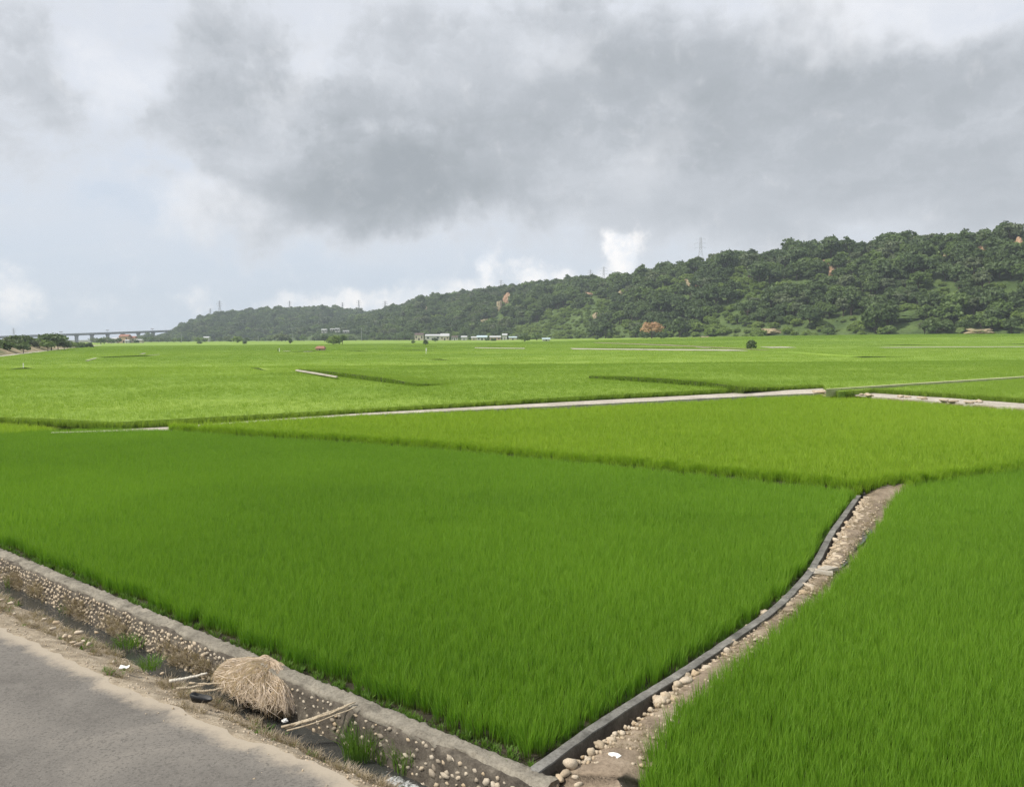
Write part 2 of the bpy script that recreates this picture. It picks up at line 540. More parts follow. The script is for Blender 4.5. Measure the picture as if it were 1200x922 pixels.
def water_mat():
    m, g, out = material('ditch_water')
    pos = g.add('ShaderNodeNewGeometry').outputs['Position']
    b = g.add('ShaderNodeBump')
    b.inputs['Strength'].default_value = .12
    b.inputs['Distance'].default_value = .02
    g.put(b.inputs['Height'], g.noise(g.vm('MULTIPLY', pos, (1, 1, 1)), 9, 4, .6, .5))
    foam = g.add('ShaderNodeAttribute', attribute_name='foam').outputs['Fac']
    fn = g.noise(pos, 11, 6, .65, 1.2)
    ff = g.mr(g.m('ADD', g.m('MULTIPLY', foam, .50), fn), .86, 1.12)
    p = g.add('ShaderNodeBsdfPrincipled')
    g.put(p.inputs['Base Color'], g.mix(ff, (.045, .047, .045), (.60, .62, .62)))
    g.put(p.inputs['Roughness'], g.mr(ff, 0, 1, .05, .7))
    g.put(p.inputs['Normal'], b.outputs[0])
    g.l.new(p.outputs[0], out.inputs[0])
    return m


M_ASPHALT, M_WATER = asphalt(), water_mat()


# ------------------------------------------------------------------ terrain functions
def sstep(a, b, v):
    t = np.clip((np.asarray(v, dtype=float) - a) / (b - a), 0, 1)
    return t * t * (3 - 2 * t)


def gz(x, y):
    """the plain rises gently towards the foot of the right-hand hills"""
    return 3.3 * sstep(230, 460, y) * sstep(-60, 240, x) - .42 * (1 - sstep(-26, 10, x)) * (1 - sstep(60, 125, y))


def poly_mask(pts, poly):
    x, y = pts[:, 0], pts[:, 1]
    inside = np.zeros(len(pts), bool)
    n = len(poly)
    j = n - 1
    for i in range(n):
        xi, yi, xj, yj = poly[i][0], poly[i][1], poly[j][0], poly[j][1]
        if yi != yj:
            c = ((yi > y) != (yj > y)) & (x < (xj - xi) * (y - yi) / (yj - yi) + xi)
            inside ^= c
        j = i
    return inside


def slab(name, poly, z0, z1, mats, cuts=0, terrain=False, extra=()):
    """a flat body with an outline, a top and side faces; optionally cut up and bent over the terrain"""
    bm = bmesh.new()
    vs = [bm.verts.new((p[0], p[1], z1)) for p in poly]
    f = bm.faces.new(vs)
    f.normal_update()
    if f.normal.z < 0:
        f.normal_flip()
    if cuts:
        ys = [v.co.y for v in bm.verts]
        xs = [v.co.x for v in bm.verts]
        for lo, hi, ax in ((min(ys), max(ys), 1), (min(xs), max(xs), 0)):
            k = math.ceil(lo / cuts) * cuts
            while k < hi:
                co = (0, k, 0) if ax else (k, 0, 0)
                no = (0, 1, 0) if ax else (1, 0, 0)
                bmesh.ops.bisect_plane(bm, geom=bm.verts[:] + bm.edges[:] + bm.faces[:], plane_co=co, plane_no=no, dist=1e-4)
                k += cuts
    for ax, k in extra:
        bmesh.ops.bisect_plane(bm, geom=bm.verts[:] + bm.edges[:] + bm.faces[:], plane_co=(0, k, 0) if ax else (k, 0, 0), plane_no=(0, 1, 0) if ax else (1, 0, 0), dist=1e-4)
    border = [e for e in bm.edges if len(e.link_faces) == 1]
    r = bmesh.ops.extrude_edge_only(bm, edges=border)
    for v in r['geom']:
        if isinstance(v, bmesh.types.BMVert):
            v.co.z = z0
    for v in bm.verts:
        if terrain:
            v.co.z += float(gz(v.co.x, v.co.y))
    bmesh.ops.recalc_face_normals(bm, faces=bm.faces[:])
    bmesh.ops.triangulate(bm, faces=bm.faces[:])
    me = bpy.data.meshes.new(name)
    bm.to_mesh(me)
    bm.free()
    for m in (mats if isinstance(mats, (list, tuple)) else [mats]):
        me.materials.append(m)
    return link(name, me)


def ribbon(name, left, right, mat, thick=.25, sub=6, wob=0.0, kind='structure'):
    """a track: a strip between two edge lines, with some thickness"""
    L, Rr = [], []
    for A, O in ((left, L), (right, Rr)):
        for i in range(len(A) - 1):
            for k in range(sub):
                O.append(Vector(A[i]).lerp(Vector(A[i + 1]), k / sub))
        O.append(Vector(A[-1]))
    n = len(L)
    v = []
    for i in range(n):
        d = (Rr[i] - L[i])
        a = wob * (random.random() - .5)
        b = wob * (random.random() - .5)
        v += [L[i] + d * a, L[i].lerp(Rr[i], .5) + Vector((0, 0, .02)), Rr[i] + d * b]
    m = len(v)
    v += [p - Vector((0, 0, thick)) for p in v]
    f = []
    for i in range(n - 1):
        a = 3 * i
        f += [(a, a + 1, a + 4, a + 3), (a + 1, a + 2, a + 5, a + 4)]
        f += [(a + 3, a, a, a)] if False else []
        f += [(m + a, a, a + 3, m + a + 3), (a + 2, m + a + 2, m + a + 5, a + 5)]
    f += [(0, 1, m + 1, m), (1, 2, m + 2, m + 1), (3 * n - 3, 3 * n - 2, m + 3 * n - 2, m + 3 * n - 3), (3 * n - 2, 3 * n - 1, m + 3 * n - 1, m + 3 * n - 2)]
    me = mesh(name, v, f, mat)
    bm = bmesh.new()
    bm.from_mesh(me)
    bmesh.ops.recalc_face_normals(bm, faces=bm.faces[:])
    bm.to_mesh(me)
    bm.free()
    o = link(name, me)
    o['kind'] = kind
    return o


# ------------------------------------------------------------------ scattering of uncountable plants
def scatter(name, pts, rot, scl, variants, label, cat, mat0=None):
    """ONE object of kind stuff: points that carry leaf clumps"""
    me = bpy.data.meshes.new(name)
    n = len(pts)
    me.vertices.add(n)
    me.vertices.foreach_set('co', np.asarray(pts, dtype=np.float32).ravel())
    a = me.attributes.new('rot', 'FLOAT_VECTOR', 'POINT')
    a.data.foreach_set('vector', np.asarray(rot, dtype=np.float32).ravel())
    a = me.attributes.new('scl', 'FLOAT_VECTOR', 'POINT')
    a.data.foreach_set('vector', np.asarray(scl, dtype=np.float32).ravel())
    if mat0:
        me.materials.append(mat0)
    o = link(name, me)
    tag(o, label, cat, kind='stuff')
    ng = bpy.data.node_groups.new(name + '_plants', 'GeometryNodeTree')
    ng.interface.new_socket('Geometry', in_out='INPUT', socket_type='NodeSocketGeometry')
    ng.interface.new_socket('Geometry', in_out='OUTPUT', socket_type='NodeSocketGeometry')
    N, L = ng.nodes, ng.links
    gi, go = N.new('NodeGroupInput'), N.new('NodeGroupOutput')
    iop = N.new('GeometryNodeInstanceOnPoints')
    jn = N.new('GeometryNodeJoinGeometry')
    for vo in variants:
        oi = N.new('GeometryNodeObjectInfo')
        oi.inputs['Object'].default_value = vo
        oi.inputs['As Instance'].default_value = True
        L.new(oi.outputs['Geometry'], jn.inputs[0])
    rv = N.new('FunctionNodeRandomValue')
    rv.data_type = 'INT'
    for s in rv.inputs:
        if s.type == 'INT' and s.name == 'Min':
            s.default_value = 0
        if s.type == 'INT' and s.name == 'Max':
            s.default_value = len(variants) - 1
    ri = [s for s in rv.outputs if s.type == 'INT'][0]
    na, nb = N.new('GeometryNodeInputNamedAttribute'), N.new('GeometryNodeInputNamedAttribute')
    for nd, nm in ((na, 'rot'), (nb, 'scl')):
        nd.data_type = 'FLOAT_VECTOR'
        nd.inputs['Name'].default_value = nm
    L.new(gi.outputs[0], iop.inputs['Points'])
    L.new(jn.outputs[0], iop.inputs['Instance'])
    iop.inputs['Pick Instance'].default_value = True
    L.new(ri, iop.inputs['Instance Index'])
    L.new(na.outputs[0], iop.inputs['Rotation'])
    L.new(nb.outputs[0], iop.inputs['Scale'])
    L.new(iop.outputs[0], go.inputs[0])
    md = o.modifiers.new('plants', 'NODES')
    md.node_group = ng
    return o


def src(me):
    return bpy.data.objects.new(me.name, me)       # a plant shape the scatter uses; never placed by itself


def clump_mesh(name, mat, n, hgt, spread, width, seed, seg=3, foot=.05, area=0.0, lean=(0, 0)):
    """a tuft of n tapering, arching blades (area > 0: tufts spread over a square)"""
    rg = np.random.default_rng(seed)
    V, F, H = [], [], []
    for i in range(n):
        an = rg.uniform(0, 2 * math.pi)
        if area:
            bx, by = rg.uniform(-area / 2, area / 2, 2)
        else:
            rr = foot * math.sqrt(rg.uniform())
            bx, by = rr * math.cos(an), rr * math.sin(an)
        h = hgt * rg.uniform(.72, 1.08)
        out = spread * (rg.uniform(.15, 1.0) ** 1.2)
        an += rg.normal(0, .5)
        dx, dy = math.cos(an), math.sin(an)
        tw = an + math.pi / 2 + rg.normal(0, .6)
        sx, sy = math.cos(tw) * width / 2, math.sin(tw) * width / 2
        o = len(V)
        bend = rg.uniform(1.5, 2.6)
        for k in range(seg + 1):
            t = k / seg
            z = h * (t - .16 * (out / max(hgt, .01)) * t ** 3 * 2)
            r = out * t ** bend
            w = (1 - t ** 2.2) * (.75 + .25 * min(1, t * 3))
            cx, cy = bx + dx * r + lean[0] * t * t, by + dy * r + lean[1] * t * t
            if k == seg:
                V.append((cx, cy, z))
                H.append(1.0)
            else:
                V += [(cx - sx * w, cy - sy * w, z), (cx + sx * w, cy + sy * w, z)]
                H += [t, t]
        for k in range(seg - 1):
            a = o + 2 * k
            F.append((a, a + 1, a + 3, a + 2))
        a = o + 2 * (seg - 1)
        F.append((a, a + 1, a + 2))
    me = mesh(name, V, F, mat)
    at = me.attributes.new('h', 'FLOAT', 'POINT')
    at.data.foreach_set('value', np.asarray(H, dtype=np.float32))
    return me


def rice_points(poly, z, sx, sy, ang, jit, dmin=0, dmax=1e9, terrain=False, hole=None, seed=1, fov=.78, keep=1.0):
    rg = np.random.default_rng(seed)
    pl = np.array([(p[0], p[1]) for p in poly])
    c, s = math.cos(ang), math.sin(ang)
    rp = np.stack([pl[:, 0] * c + pl[:, 1] * s, -pl[:, 0] * s + pl[:, 1] * c], 1)
    lo, hi = rp.min(0), rp.max(0)
    a = np.arange(lo[0], hi[0], sx)
    b = np.arange(lo[1], hi[1], sy)
    A, B = np.meshgrid(a, b)
    q = np.stack([A.ravel(), B.ravel()], 1)
    q += rg.normal(0, jit, q.shape) * np.array([sx, sy])
    w = np.stack([q[:, 0] * c - q[:, 1] * s, q[:, 0] * s + q[:, 1] * c], 1)
    m = (w[:, 1] > max(dmin, 1.0)) & (w[:, 1] < dmax) & (np.abs(w[:, 0]) < fov * w[:, 1] + 4)
    w = w[m]
    w = w[poly_mask(w, [tuple(p) for p in pl])]
    if keep < 1:
        w = w[rg.uniform(size=len(w)) < keep]
    zz = np.full(len(w), z)
    if terrain:
        zz = zz + gz(w[:, 0], w[:, 1])
    return np.column_stack([w, zz])


def drift(p, scale, seed):
    return np.array([noise.noise(Vector((x * scale + seed, y * scale, .3))) for x, y in p[:, :2]])


def rice(name, pts, variants, label, seed=3, hv=.12, tilt=.10):
    rg = np.random.default_rng(seed)
    n = len(pts)
    rot = np.column_stack([rg.normal(0, tilt, n), rg.normal(0, tilt, n), rg.uniform(0, 2 * math.pi, n)])
    d = drift(pts, .16, seed) if n < 90000 else np.zeros(n)
    s = rg.normal(1, hv * .6, n) + hv * d * 1.1
    wv = rg.uniform(.9, 1.15, n)
    return scatter(name, pts, rot, np.column_stack([wv, wv, np.clip(s, .6, 1.4)]), variants, label, 'rice')


# ------------------------------------------------------------------ foreground frame: the stone wall along the ditch
WA = P(0, 640, .1)
WB = P(627, 897, .1)
WT = (WB - WA)
WT.z = 0
WT.normalize()
WN = Vector((-abs(WT.y), -abs(WT.x), 0))          # from the wall towards the road


def W(s, n, z=0.0):
    q = WA + WT * s + WN * n
    return Vector((q.x, q.y, z))


def road_n(s):
    """distance of the road edge from the wall line"""
    return float(np.interp(s, [-30, 6.4, 9.2, 11.6, 13.7, 15.2, 16.7, 22], [2.9, 2.25, 2.12, 2.02, 1.85, 1.68, 1.52, 1.15]))


S0, S1 = -26.0, 18.3
WATER_Z = -.5


def terrain_near():
    # base sheet far below the plots, out to the horizon
    v = []
    radii = [0, 30, 80, 200, 500, 1200, 3000, 6000]
    nseg = 48
    v.append((0, 0, -1.3))
    for r in radii[1:]:
        for k in range(nseg):
            a = 2 * math.pi * k / nseg
            v.append((r * math.cos(a), r * math.sin(a), -1.3 + (.9 if r > 250 else 0)))
    f = [(0, 1 + k, 1 + (k + 1) % nseg) for k in range(nseg)]
    for i in range(len(radii) - 2):
        for k in range(nseg):
            a, b = 1 + i * nseg + k, 1 + i * nseg + (k + 1) % nseg
            f.append((a, a + nseg, b + nseg, b))
    o = link('ground', mesh('ground', v, f, M_GROUND))
    o['kind'] = 'structure'

    # road: fan of strips from its edge outwards, carries the distance from the edge
    offs = [0, .12, .3, .6, 1.2, 2.5, 5, 9]
    ss = np.arange(-40, 30.01, .09)
    V, E = [], []
    for s in ss:
        jag = .13 * noise.noise(Vector((s * 1.3, 0, 4))) + .06 * noise.fractal(Vector((s * 3.5, 0, 8)), .9, 2.2, 4)
        for k, of in enumerate(offs):
            n = road_n(s) + of + (jag if k < 3 else 0)
            z = .004 + .05 * min(1, of / 2.5) - .004 * (k == 0)
            V.append(W(s, n, z))
            E.append(of)
    nn = len(offs)
    F = [(i * nn + k, i * nn + k + 1, (i + 1) * nn + k + 1, (i + 1) * nn + k) for i in range(len(ss) - 1) for k in range(nn - 1)]
    me = mesh('road', V, F, M_ASPHALT, smooth=True)
    at = me.attributes.new('edge', 'FLOAT', 'POINT')
    at.data.foreach_set('value', np.asarray(E, dtype=np.float32))
    o = link('road', me)
    o['kind'] = 'structure'
    # land beyond the road
    ov = [W(-40, road_n(-40) + 9, .045), W(30, road_n(30) + 9, .045), W(30, 60, .04), W(-40, 60, .04)]
    o = link('roadside', mesh('roadside', ov, [(0, 1, 2, 3)], M_VERGE))
    o['kind'] = 'structure'

    # dirt verge falling into the ditch
    V, ts = [], np.concatenate([np.linspace(0, 1, 15), [1.06, 1.14]])
    ss = np.arange(-40, 30.01, .09)
    for s in ss:
        nr = road_n(s)
        n0 = .66 + .10 * noise.noise(Vector((s * .9, 3, 0))) + .14 * float(sstep(12, 16.5, s))
        for t in ts:
            n = n0 + (nr - n0) * t
            z = -.62 * (1 - min(t, 1)) ** 1.25 - .006 * (t > 1) - .003
            p = W(s, n)
            amp = .075 * (1 - t) * t * 4 * .7 + .02 * max(0, 1 - t)
            z += amp * noise.fractal(Vector((p.x * 2.2, p.y * 2.2, 1)), .8, 2.1, 4)
            if t >= .98:
                z -= .004
            V.append((p.x, p.y, z))
    nn = len(ts)
    F = [(i * nn + k, i * nn + k + 1, (i + 1) * nn + k + 1, (i + 1) * nn + k) for i in range(len(ss) - 1) for k in range(nn - 1)]
    o = link('verge', mesh('verge', V, F, M_VERGE, smooth=True))
    o['kind'] = 'structure'

    # ditch water with foam where it tumbles at the near end
    V, Fm = [], []
    ss = np.concatenate([np.arange(-40, 14, .2), np.arange(14, 20, .04)])
    ns = np.linspace(.32, 1.5, 28)
    for s in ss:
        for n in ns:
            p = W(s, n)
            fo = float(sstep(15.4, 16.2, s)) * float(sstep(.38, .6, n))
            z = WATER_Z + .05 * fo * noise.fractal(Vector((p.x * 7, p.y * 7, 0)), .8, 2, 3) + .03 * fo - .06 * float(sstep(16.4, 18, s)) * 0
            V.append((p.x, p.y, z))
            Fm.append(fo)
    nn = len(ns)
    F = [(i * nn + k, i * nn + k + 1, (i + 1) * nn + k + 1, (i + 1) * nn + k) for i in range(len(ss) - 1) for k in range(nn - 1)]
    me = mesh('ditch_water', V, F, M_WATER, smooth=True)
    at = me.attributes.new('foam', 'FLOAT', 'POINT')
    at.data.foreach_set('value', np.asarray(Fm, dtype=np.float32))
    o = link('ditch_water', me)
    o['kind'] = 'structure'


terrain_near()


def face_n(z):
    """outward position of the wall face at height z"""
    return .345 + .10 * (.06 - z) / .6


def stone_mesh(name, seed, mat, sub=1, flat=(1, .8, .62), amp=.22):
    bm = bmesh.new()
    bmesh.ops.create_icosphere(bm, subdivisions=sub, radius=1)
    o = Vector((seed * 3.7, seed * 1.3, 0))
    for v in bm.verts:
        d = v.co.normalized()
        k = 1 + amp * noise.noise(d * 1.3 + o) + amp * .4 * noise.noise(d * 3 + o)
        v.co = Vector((d.x * flat[0], d.y * flat[1], d.z * flat[2])) * k
    me = bpy.data.meshes.new(name)
    bm.to_mesh(me)
    bm.free()
    me.materials.append(mat)
    me.polygons.foreach_set('use_smooth', np.ones(len(me.polygons), dtype=bool))
    return me


def stone_wall():
    root = empty('retaining_wall', W(10, .2, -.6))
    tag(root, 'low wall of round cobbles set in dark mortar beside the ditch', 'wall')
    inv = Matrix.Translation(-root.location)
    # body with a worn, uneven face
    V, F = [], []
    ss = np.arange(S0, S1 + .01, .14)
    zs = [.055, -.05, -.18, -.32, -.46, -.62, -.8]
    for s in ss:
        for z in zs:
            n = face_n(z) + .025 * noise.fractal(Vector((s * 3, z * 5, 0)), .8, 2, 3) + (.05 * float(sstep(15.8, 18, s)) * (.5 - z))
            V.append(W(s, n, z))
        V.append(W(s, .06, .055))
    nn = len(zs) + 1
    for i in range(len(ss) - 1):
        for k in range(nn - 2):
            F.append((i * nn + k, (i + 1) * nn + k, (i + 1) * nn + k + 1, i * nn + k + 1))
        F.append((i * nn + nn - 1, (i + 1) * nn + nn - 1, (i + 1) * nn, i * nn))
    e = (len(ss) - 1) * nn
    F.append(tuple(e + k for k in range(nn)))
    link('wall_face', mesh('wall_face', [inv @ v for v in V], F, M_MORTAR, smooth=True), root)
    # concrete cap, edges broken
    V, F = [], []
    ss = np.arange(S0, S1 + .16, .055)
    prof = [(0.05, -.02), (.05, .08), (.075, .098), (.14, .105), (.22, .1), (.28, .104), (.325, .092), (.35, .06), (.345, .015)]
    for s in ss:
        ero = float(sstep(15.2, 17.6, s))
        a = noise.fractal(Vector((s * 1.1, 0, 5)), .8, 2, 4)
        b = noise.fractal(Vector((s * 1.6, 7, 0)), .7, 2.2, 4)
        c = max(0, noise.noise(Vector((s * .8, 3, 3))) - .35) * .25
        for k, (n, z) in enumerate(prof):
            nv = n + (.045 * a if n < .08 else 0) + ((.034 * b - c * .5) * (1 + 1.5 * ero) if n > .3 else 0)
            zv = z + .016 * a + .040 * noise.fractal(Vector((s * 7, n * 16, 2)), .8, 2.1, 4) * (z > .05) - (c * .35 if n > .2 else 0) - ero * .05 * (n > .3)
            V.append(W(s, nv, zv))
    nn = len(prof)
    for i in range(len(ss) - 1):
        for k in range(nn - 1):
            F.append((i * nn + k, (i + 1) * nn + k, (i + 1) * nn + k + 1, i * nn + k + 1))
    F.append(tuple((len(ss) - 1) * nn + k for k in range(nn)))
    link('wall_cap', mesh('wall_cap', [inv @ v for v in V], F, M_CONC, smooth=True), root)
    # the cobbles
    spots = []
    rg = random.Random(5)
    s = -4.0
    while s < 18.2:
        dense = 1 - float(sstep(10.5, 14.0, s))
        step = .128 - .024 * dense
        z = .0 - rg.uniform(0, .05)
        row = 0
        while z > -.56:
            if rg.random() < .74 + .22 * dense:
                spots.append((s + rg.uniform(-.35, .35) * step + .5 * step * (row % 2), z + rg.uniform(-.02, .02), rg.uniform(.020, .048) * (1.05 + .12 * dense)))
            z -= step * rg.uniform(.72, .95)
            row += 1
        s += step
    for k in range(14):                              # larger stones near the broken end
        spots.append((rg.uniform(16.6, 18.2), rg.uniform(-.45, .0), rg.uniform(.045, .075)))
    var = [stone_mesh('cobble', 20 + k, M_COBBLE, 1, (1, .7, .85), .42) for k in range(7)]
    spots.sort(key=lambda q: (W(q[0], .4, q[1]) - EYE).length)
    bmv, bmf = [], []
    wang = math.atan2(WT.y, WT.x)
    for i, (s, z, r) in enumerate(spots):
        er = .05 * float(sstep(15.8, 18, s)) * (.5 - z)
        loc = inv @ W(s, face_n(z) + er - .004, z)
        rot = Matrix.Rotation(wang, 4, 'Z') @ Matrix.Rotation(rg.uniform(-.8, .8), 4, 'Y')
        mt = Matrix.Translation(loc) @ rot @ Matrix.Diagonal((r * rg.uniform(.9, 1.4), r * .9, r * rg.uniform(.75, 1.05), 1))
        me = var[i % 7]
        if i < 290:
            o = bpy.data.objects.new('cobble', me)
            COL.objects.link(o)
            o.parent = root
            o.matrix_local = mt
        else:
            b0 = len(bmv)
            bmv += [mt @ v.co for v in me.vertices]
            bmf += [[b0 + j for j in p.vertices] for p in me.polygons]
    o = link('cobbles', mesh('cobbles', bmv, bmf, M_COBBLE, smooth=True), root)
    o['kind'] = 'stuff'


stone_wall()

# ------------------------------------------------------------------ the narrow concrete channel and the dirt path beside it
CH = [P(*q, .1) for q in [(618, 901), (700, 843), (800, 782), (860, 742), (900, 715), (922, 695), (945, 670), (958, 648), (970, 625), (1003, 580)]]
ST = [P(*q, 0) for q in [(652, 908), (690, 884), (717, 865), (757, 838), (807, 792), (867, 748), (890, 728), (923, 703), (947, 684), (967, 659), (980, 632), (1000, 604), (1013, 583)]]
CE = [P(*q, 0) for q in [(764, 930), (764, 888), (804, 836), (868, 780), (946, 708), (976, 678), (1018, 624), (1034, 595), (1058, 571)]]


def resample(pts, n):
    L = [0]
    for a, b in zip(pts, pts[1:]):
        L.append(L[-1] + (b - a).length)
    out = []
    for k in range(n):
        t = L[-1] * k / (n - 1)
        i = max(j for j in range(len(L)) if L[j] <= t + 1e-9)
        i = min(i, len(pts) - 2)
        out.append(pts[i].lerp(pts[i + 1], (t - L[i]) / (L[i + 1] - L[i])))
    for _ in range(8):
        out = [out[0]] + [(out[i - 1] + out[i] * 2 + out[i + 1]) / 4 for i in range(1, n - 1)] + [out[-1]]
    return out


NCH = 120
CHr, STr, CEr = resample(CH, NCH), resample(ST, NCH), resample(CE, NCH)


def right_of(pts, i):
    a, b = pts[max(0, i - 1)], pts[min(len(pts) - 1, i + 1)]
    d = (b - a)
    d.z = 0
    d.normalize()
    return Vector((d.y, -d.x, 0))


def strip_mesh(name, rows, mat, smooth=True):
    nn = len(rows[0])
    V = [p for r in rows for p in r]
    F = [(i * nn + k, i * nn + k + 1, (i + 1) * nn + k + 1, (i + 1) * nn + k) for i in range(len(rows) - 1) for k in range(nn - 1)]
    me = mesh(name, V, F, mat, smooth=smooth)
    bm = bmesh.new()
    bm.from_mesh(me)
    bmesh.ops.recalc_face_normals(bm, faces=bm.faces[:])
    bm.to_mesh(me)
    bm.free()
    return me


def channel():
    root = empty('channel_wall', (CHr[0].x, CHr[0].y, 0))
    tag(root, 'thin concrete wall of the irrigation channel curving along the near rice plot', 'wall')
    T = Matrix.Translation(-Vector(root.location))
    top, face = [], []
    for i, p in enumerate(CHr):
        r = right_of(CHr, i)
        w = .02 * noise.noise(Vector((i * .35, 0, 0)))
        b = Vector((p.x, p.y, 0))
        zt = .10 + .012 * noise.noise(Vector((i * .6, 5, 0)))
        up = Vector((0, 0, 1))
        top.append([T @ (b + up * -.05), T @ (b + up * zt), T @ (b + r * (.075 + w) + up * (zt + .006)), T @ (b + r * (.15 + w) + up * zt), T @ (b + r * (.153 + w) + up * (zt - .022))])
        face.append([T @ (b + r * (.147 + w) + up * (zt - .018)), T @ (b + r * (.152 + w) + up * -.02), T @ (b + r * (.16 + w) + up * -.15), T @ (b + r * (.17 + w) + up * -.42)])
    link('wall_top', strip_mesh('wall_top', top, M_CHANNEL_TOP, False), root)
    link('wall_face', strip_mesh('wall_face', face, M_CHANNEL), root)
    # end piece turning left at the far end, and the slab that bridges the channel there
    c0 = CHr[-1]
    e1 = P(1009, 576, .12)
    e0 = P(992, 575, .12)
    m = MB()
    d = (e1 - e0).normalized()
    q = Vector((-d.y, d.x, 0)) * .22
    o3 = Vector((0, 0, .14))
    a, b = e0, P(1014, 577.5, .12)
    m.add([a, b, b + q, a + q, a - o3, b - o3, b + q - o3, a + q - o3], [(0, 1, 2, 3), (7, 6, 5, 4), (0, 4, 5, 1), (1, 5, 6, 2), (2, 6, 7, 3), (3, 7, 4, 0)])
    o = m.build('channel_slab', M_CHANNEL_TOP)
    tag(o, 'small concrete slab lying across the far end of the irrigation channel', 'slab')
    # the floor of the channel and the dirt path: one sheet from under the wall to the right-hand rice
    rows = []
    for i in range(NCH):
        c, st, ce = CHr[i], STr[i], CEr[i]
        c = Vector((c.x, c.y, 0)) + right_of(CHr, i) * .12
        # match the nearest stone-line point to keep rows square to the channel
        st = min(STr, key=lambda p: (Vector((p.x, p.y, 0)) - c).length)
        st = Vector((st.x, st.y, 0))
        ce = min(CEr, key=lambda p: (Vector((p.x, p.y, 0)) - st).length)
        ce = Vector((ce.x, ce.y, 0))
        row = [c + Vector((0, 0, -.33)), c.lerp(st, .55) + Vector((0, 0, -.34)), c.lerp(st, .9) + Vector((0, 0, -.22)), st + Vector((0, 0, -.02))]
        for k in range(1, 13):
            p = st.lerp(ce, min(k / 7, 1)) + (ce - st).normalized() * max(0, k - 7) * .13
            h = .05 * math.sin(min(1, k / 7) * math.pi) + .035 * noise.fractal(Vector((p.x * 2, p.y * 2, 7)), .8, 2, 4) - .045 * float(sstep(.7, 1.1, k / 7))
            row.append(p + Vector((0, 0, h)))
        rows.append(row)
    # carry on in front of the frame, under the near boulders
    first = rows[0]
    pre = []
    for k in (4, 3, 2, 1):
        sh = Vector((.12, -.55, 0)) * k
        pre.append([p + sh + Vector((0, 0, .3 if j < 3 else 0)) * min(1, k) for j, p in enumerate(first)])
    post = []
    for k in range(1, 7):
        sh = Vector((.16, .30, .05)) * k
        post.append([Vector((p.x, p.y, max(p.z, -.02 if k > 1 else p.z))) + sh for p in rows[-1]])
    o = link('dirt_path', strip_mesh('dirt_path', pre + rows + post, M_DIRT))
    o['kind'] = 'structure'
    # a little puddle of seep water beside the rice near the frame edge and farther along
    for (px, py, a, b, rz) in ((1004, 632, .22, 1.7, -.55), (985, 660, .12, .8, -.55)):
        c = P(px, py, 0)
        V = [(c.x + (a * math.cos(t) * math.cos(rz) - b * math.sin(t) * math.sin(rz)) * (1 + .25 * noise.noise(Vector((t * 2, px, 0)))),
              c.y + (a * math.cos(t) * math.sin(rz) + b * math.sin(t) * math.cos(rz)) * (1 + .25 * noise.noise(Vector((t * 2, px, 3)))), .012)
             for t in np.linspace(0, 2 * math.pi, 20, endpoint=False)]
        o = link('puddle', mesh('puddle', V, [tuple(range(20))], M_WATER))
        o['kind'] = 'structure'


channel()

# ------------------------------------------------------------------ rice plots
BF = [(200, 503), (300, 509.5), (400, 515.5), (500, 523), (600, 531.5), (700, 541), (800, 551), (900, 561.5), (1000, 571), (1056, 563.5)]
ZB = .30
PATHL = [(60, 507.5, .3), (130, 505.5, .3), (195, 503.8, .3), (300, 495.5, .45), (420, 486.6, .62), (600, 478, .74), (700, 473.2, .76), (800, 468.0, .78), (900, 462.9, .78), (968, 460.4, .78)]
PATHU = [(60, 506, .3), (130, 503.5, .3), (195, 500.3, .3), (300, 492.5, .45), (420, 484.4, .62), (600, 474.4, .74), (700, 469.0, .76), (800, 463.8, .78), (900, 458.3, .78), (968, 454.8, .78)]
pl = [P(*q) for q in PATHL]
pu = [P(*q) for q in PATHU]
ribbon('farm_path', pl, pu, M_TRACK, .5, 8, .03)
# right-hand branch: a rough dirt strip with stones under the edge of the next plot
bl = [P(*q) for q in [(945, 461.2, .77), (968, 460.5, .77), (1020, 464.2, .77), (1100, 470.3, .77), (1200, 478, .77), (1400, 493, .77)]]
bu = [P(*q) for q in [(945, 457.5, .79), (968, 457.4, .79), (1020, 460.3, .79), (1100, 465.5, .79), (1200, 472.6, .79), (1400, 486.5, .79)]]
ribbon('farm_path', bl, bu, M_TRACK, .5, 8, .12)
# thin pale bund line behind that plot
tl = [P(*q) for q in [(968, 456.0, 1.28), (1060, 450.1, 1.28), (1200, 441.3, 1.28), (1400, 428.6, 1.28)]]
tu = [P(*q) for q in [(968, 455.6, 1.28), (1060, 449.5, 1.28), (1200, 440.6, 1.28), (1400, 427.9, 1.28)]]
ribbon('grass_bund', tl, tu, M_BUND, .6, 8, .25)


def off(p, dx, dy):
    return Vector((p.x + dx, p.y + dy, 0))


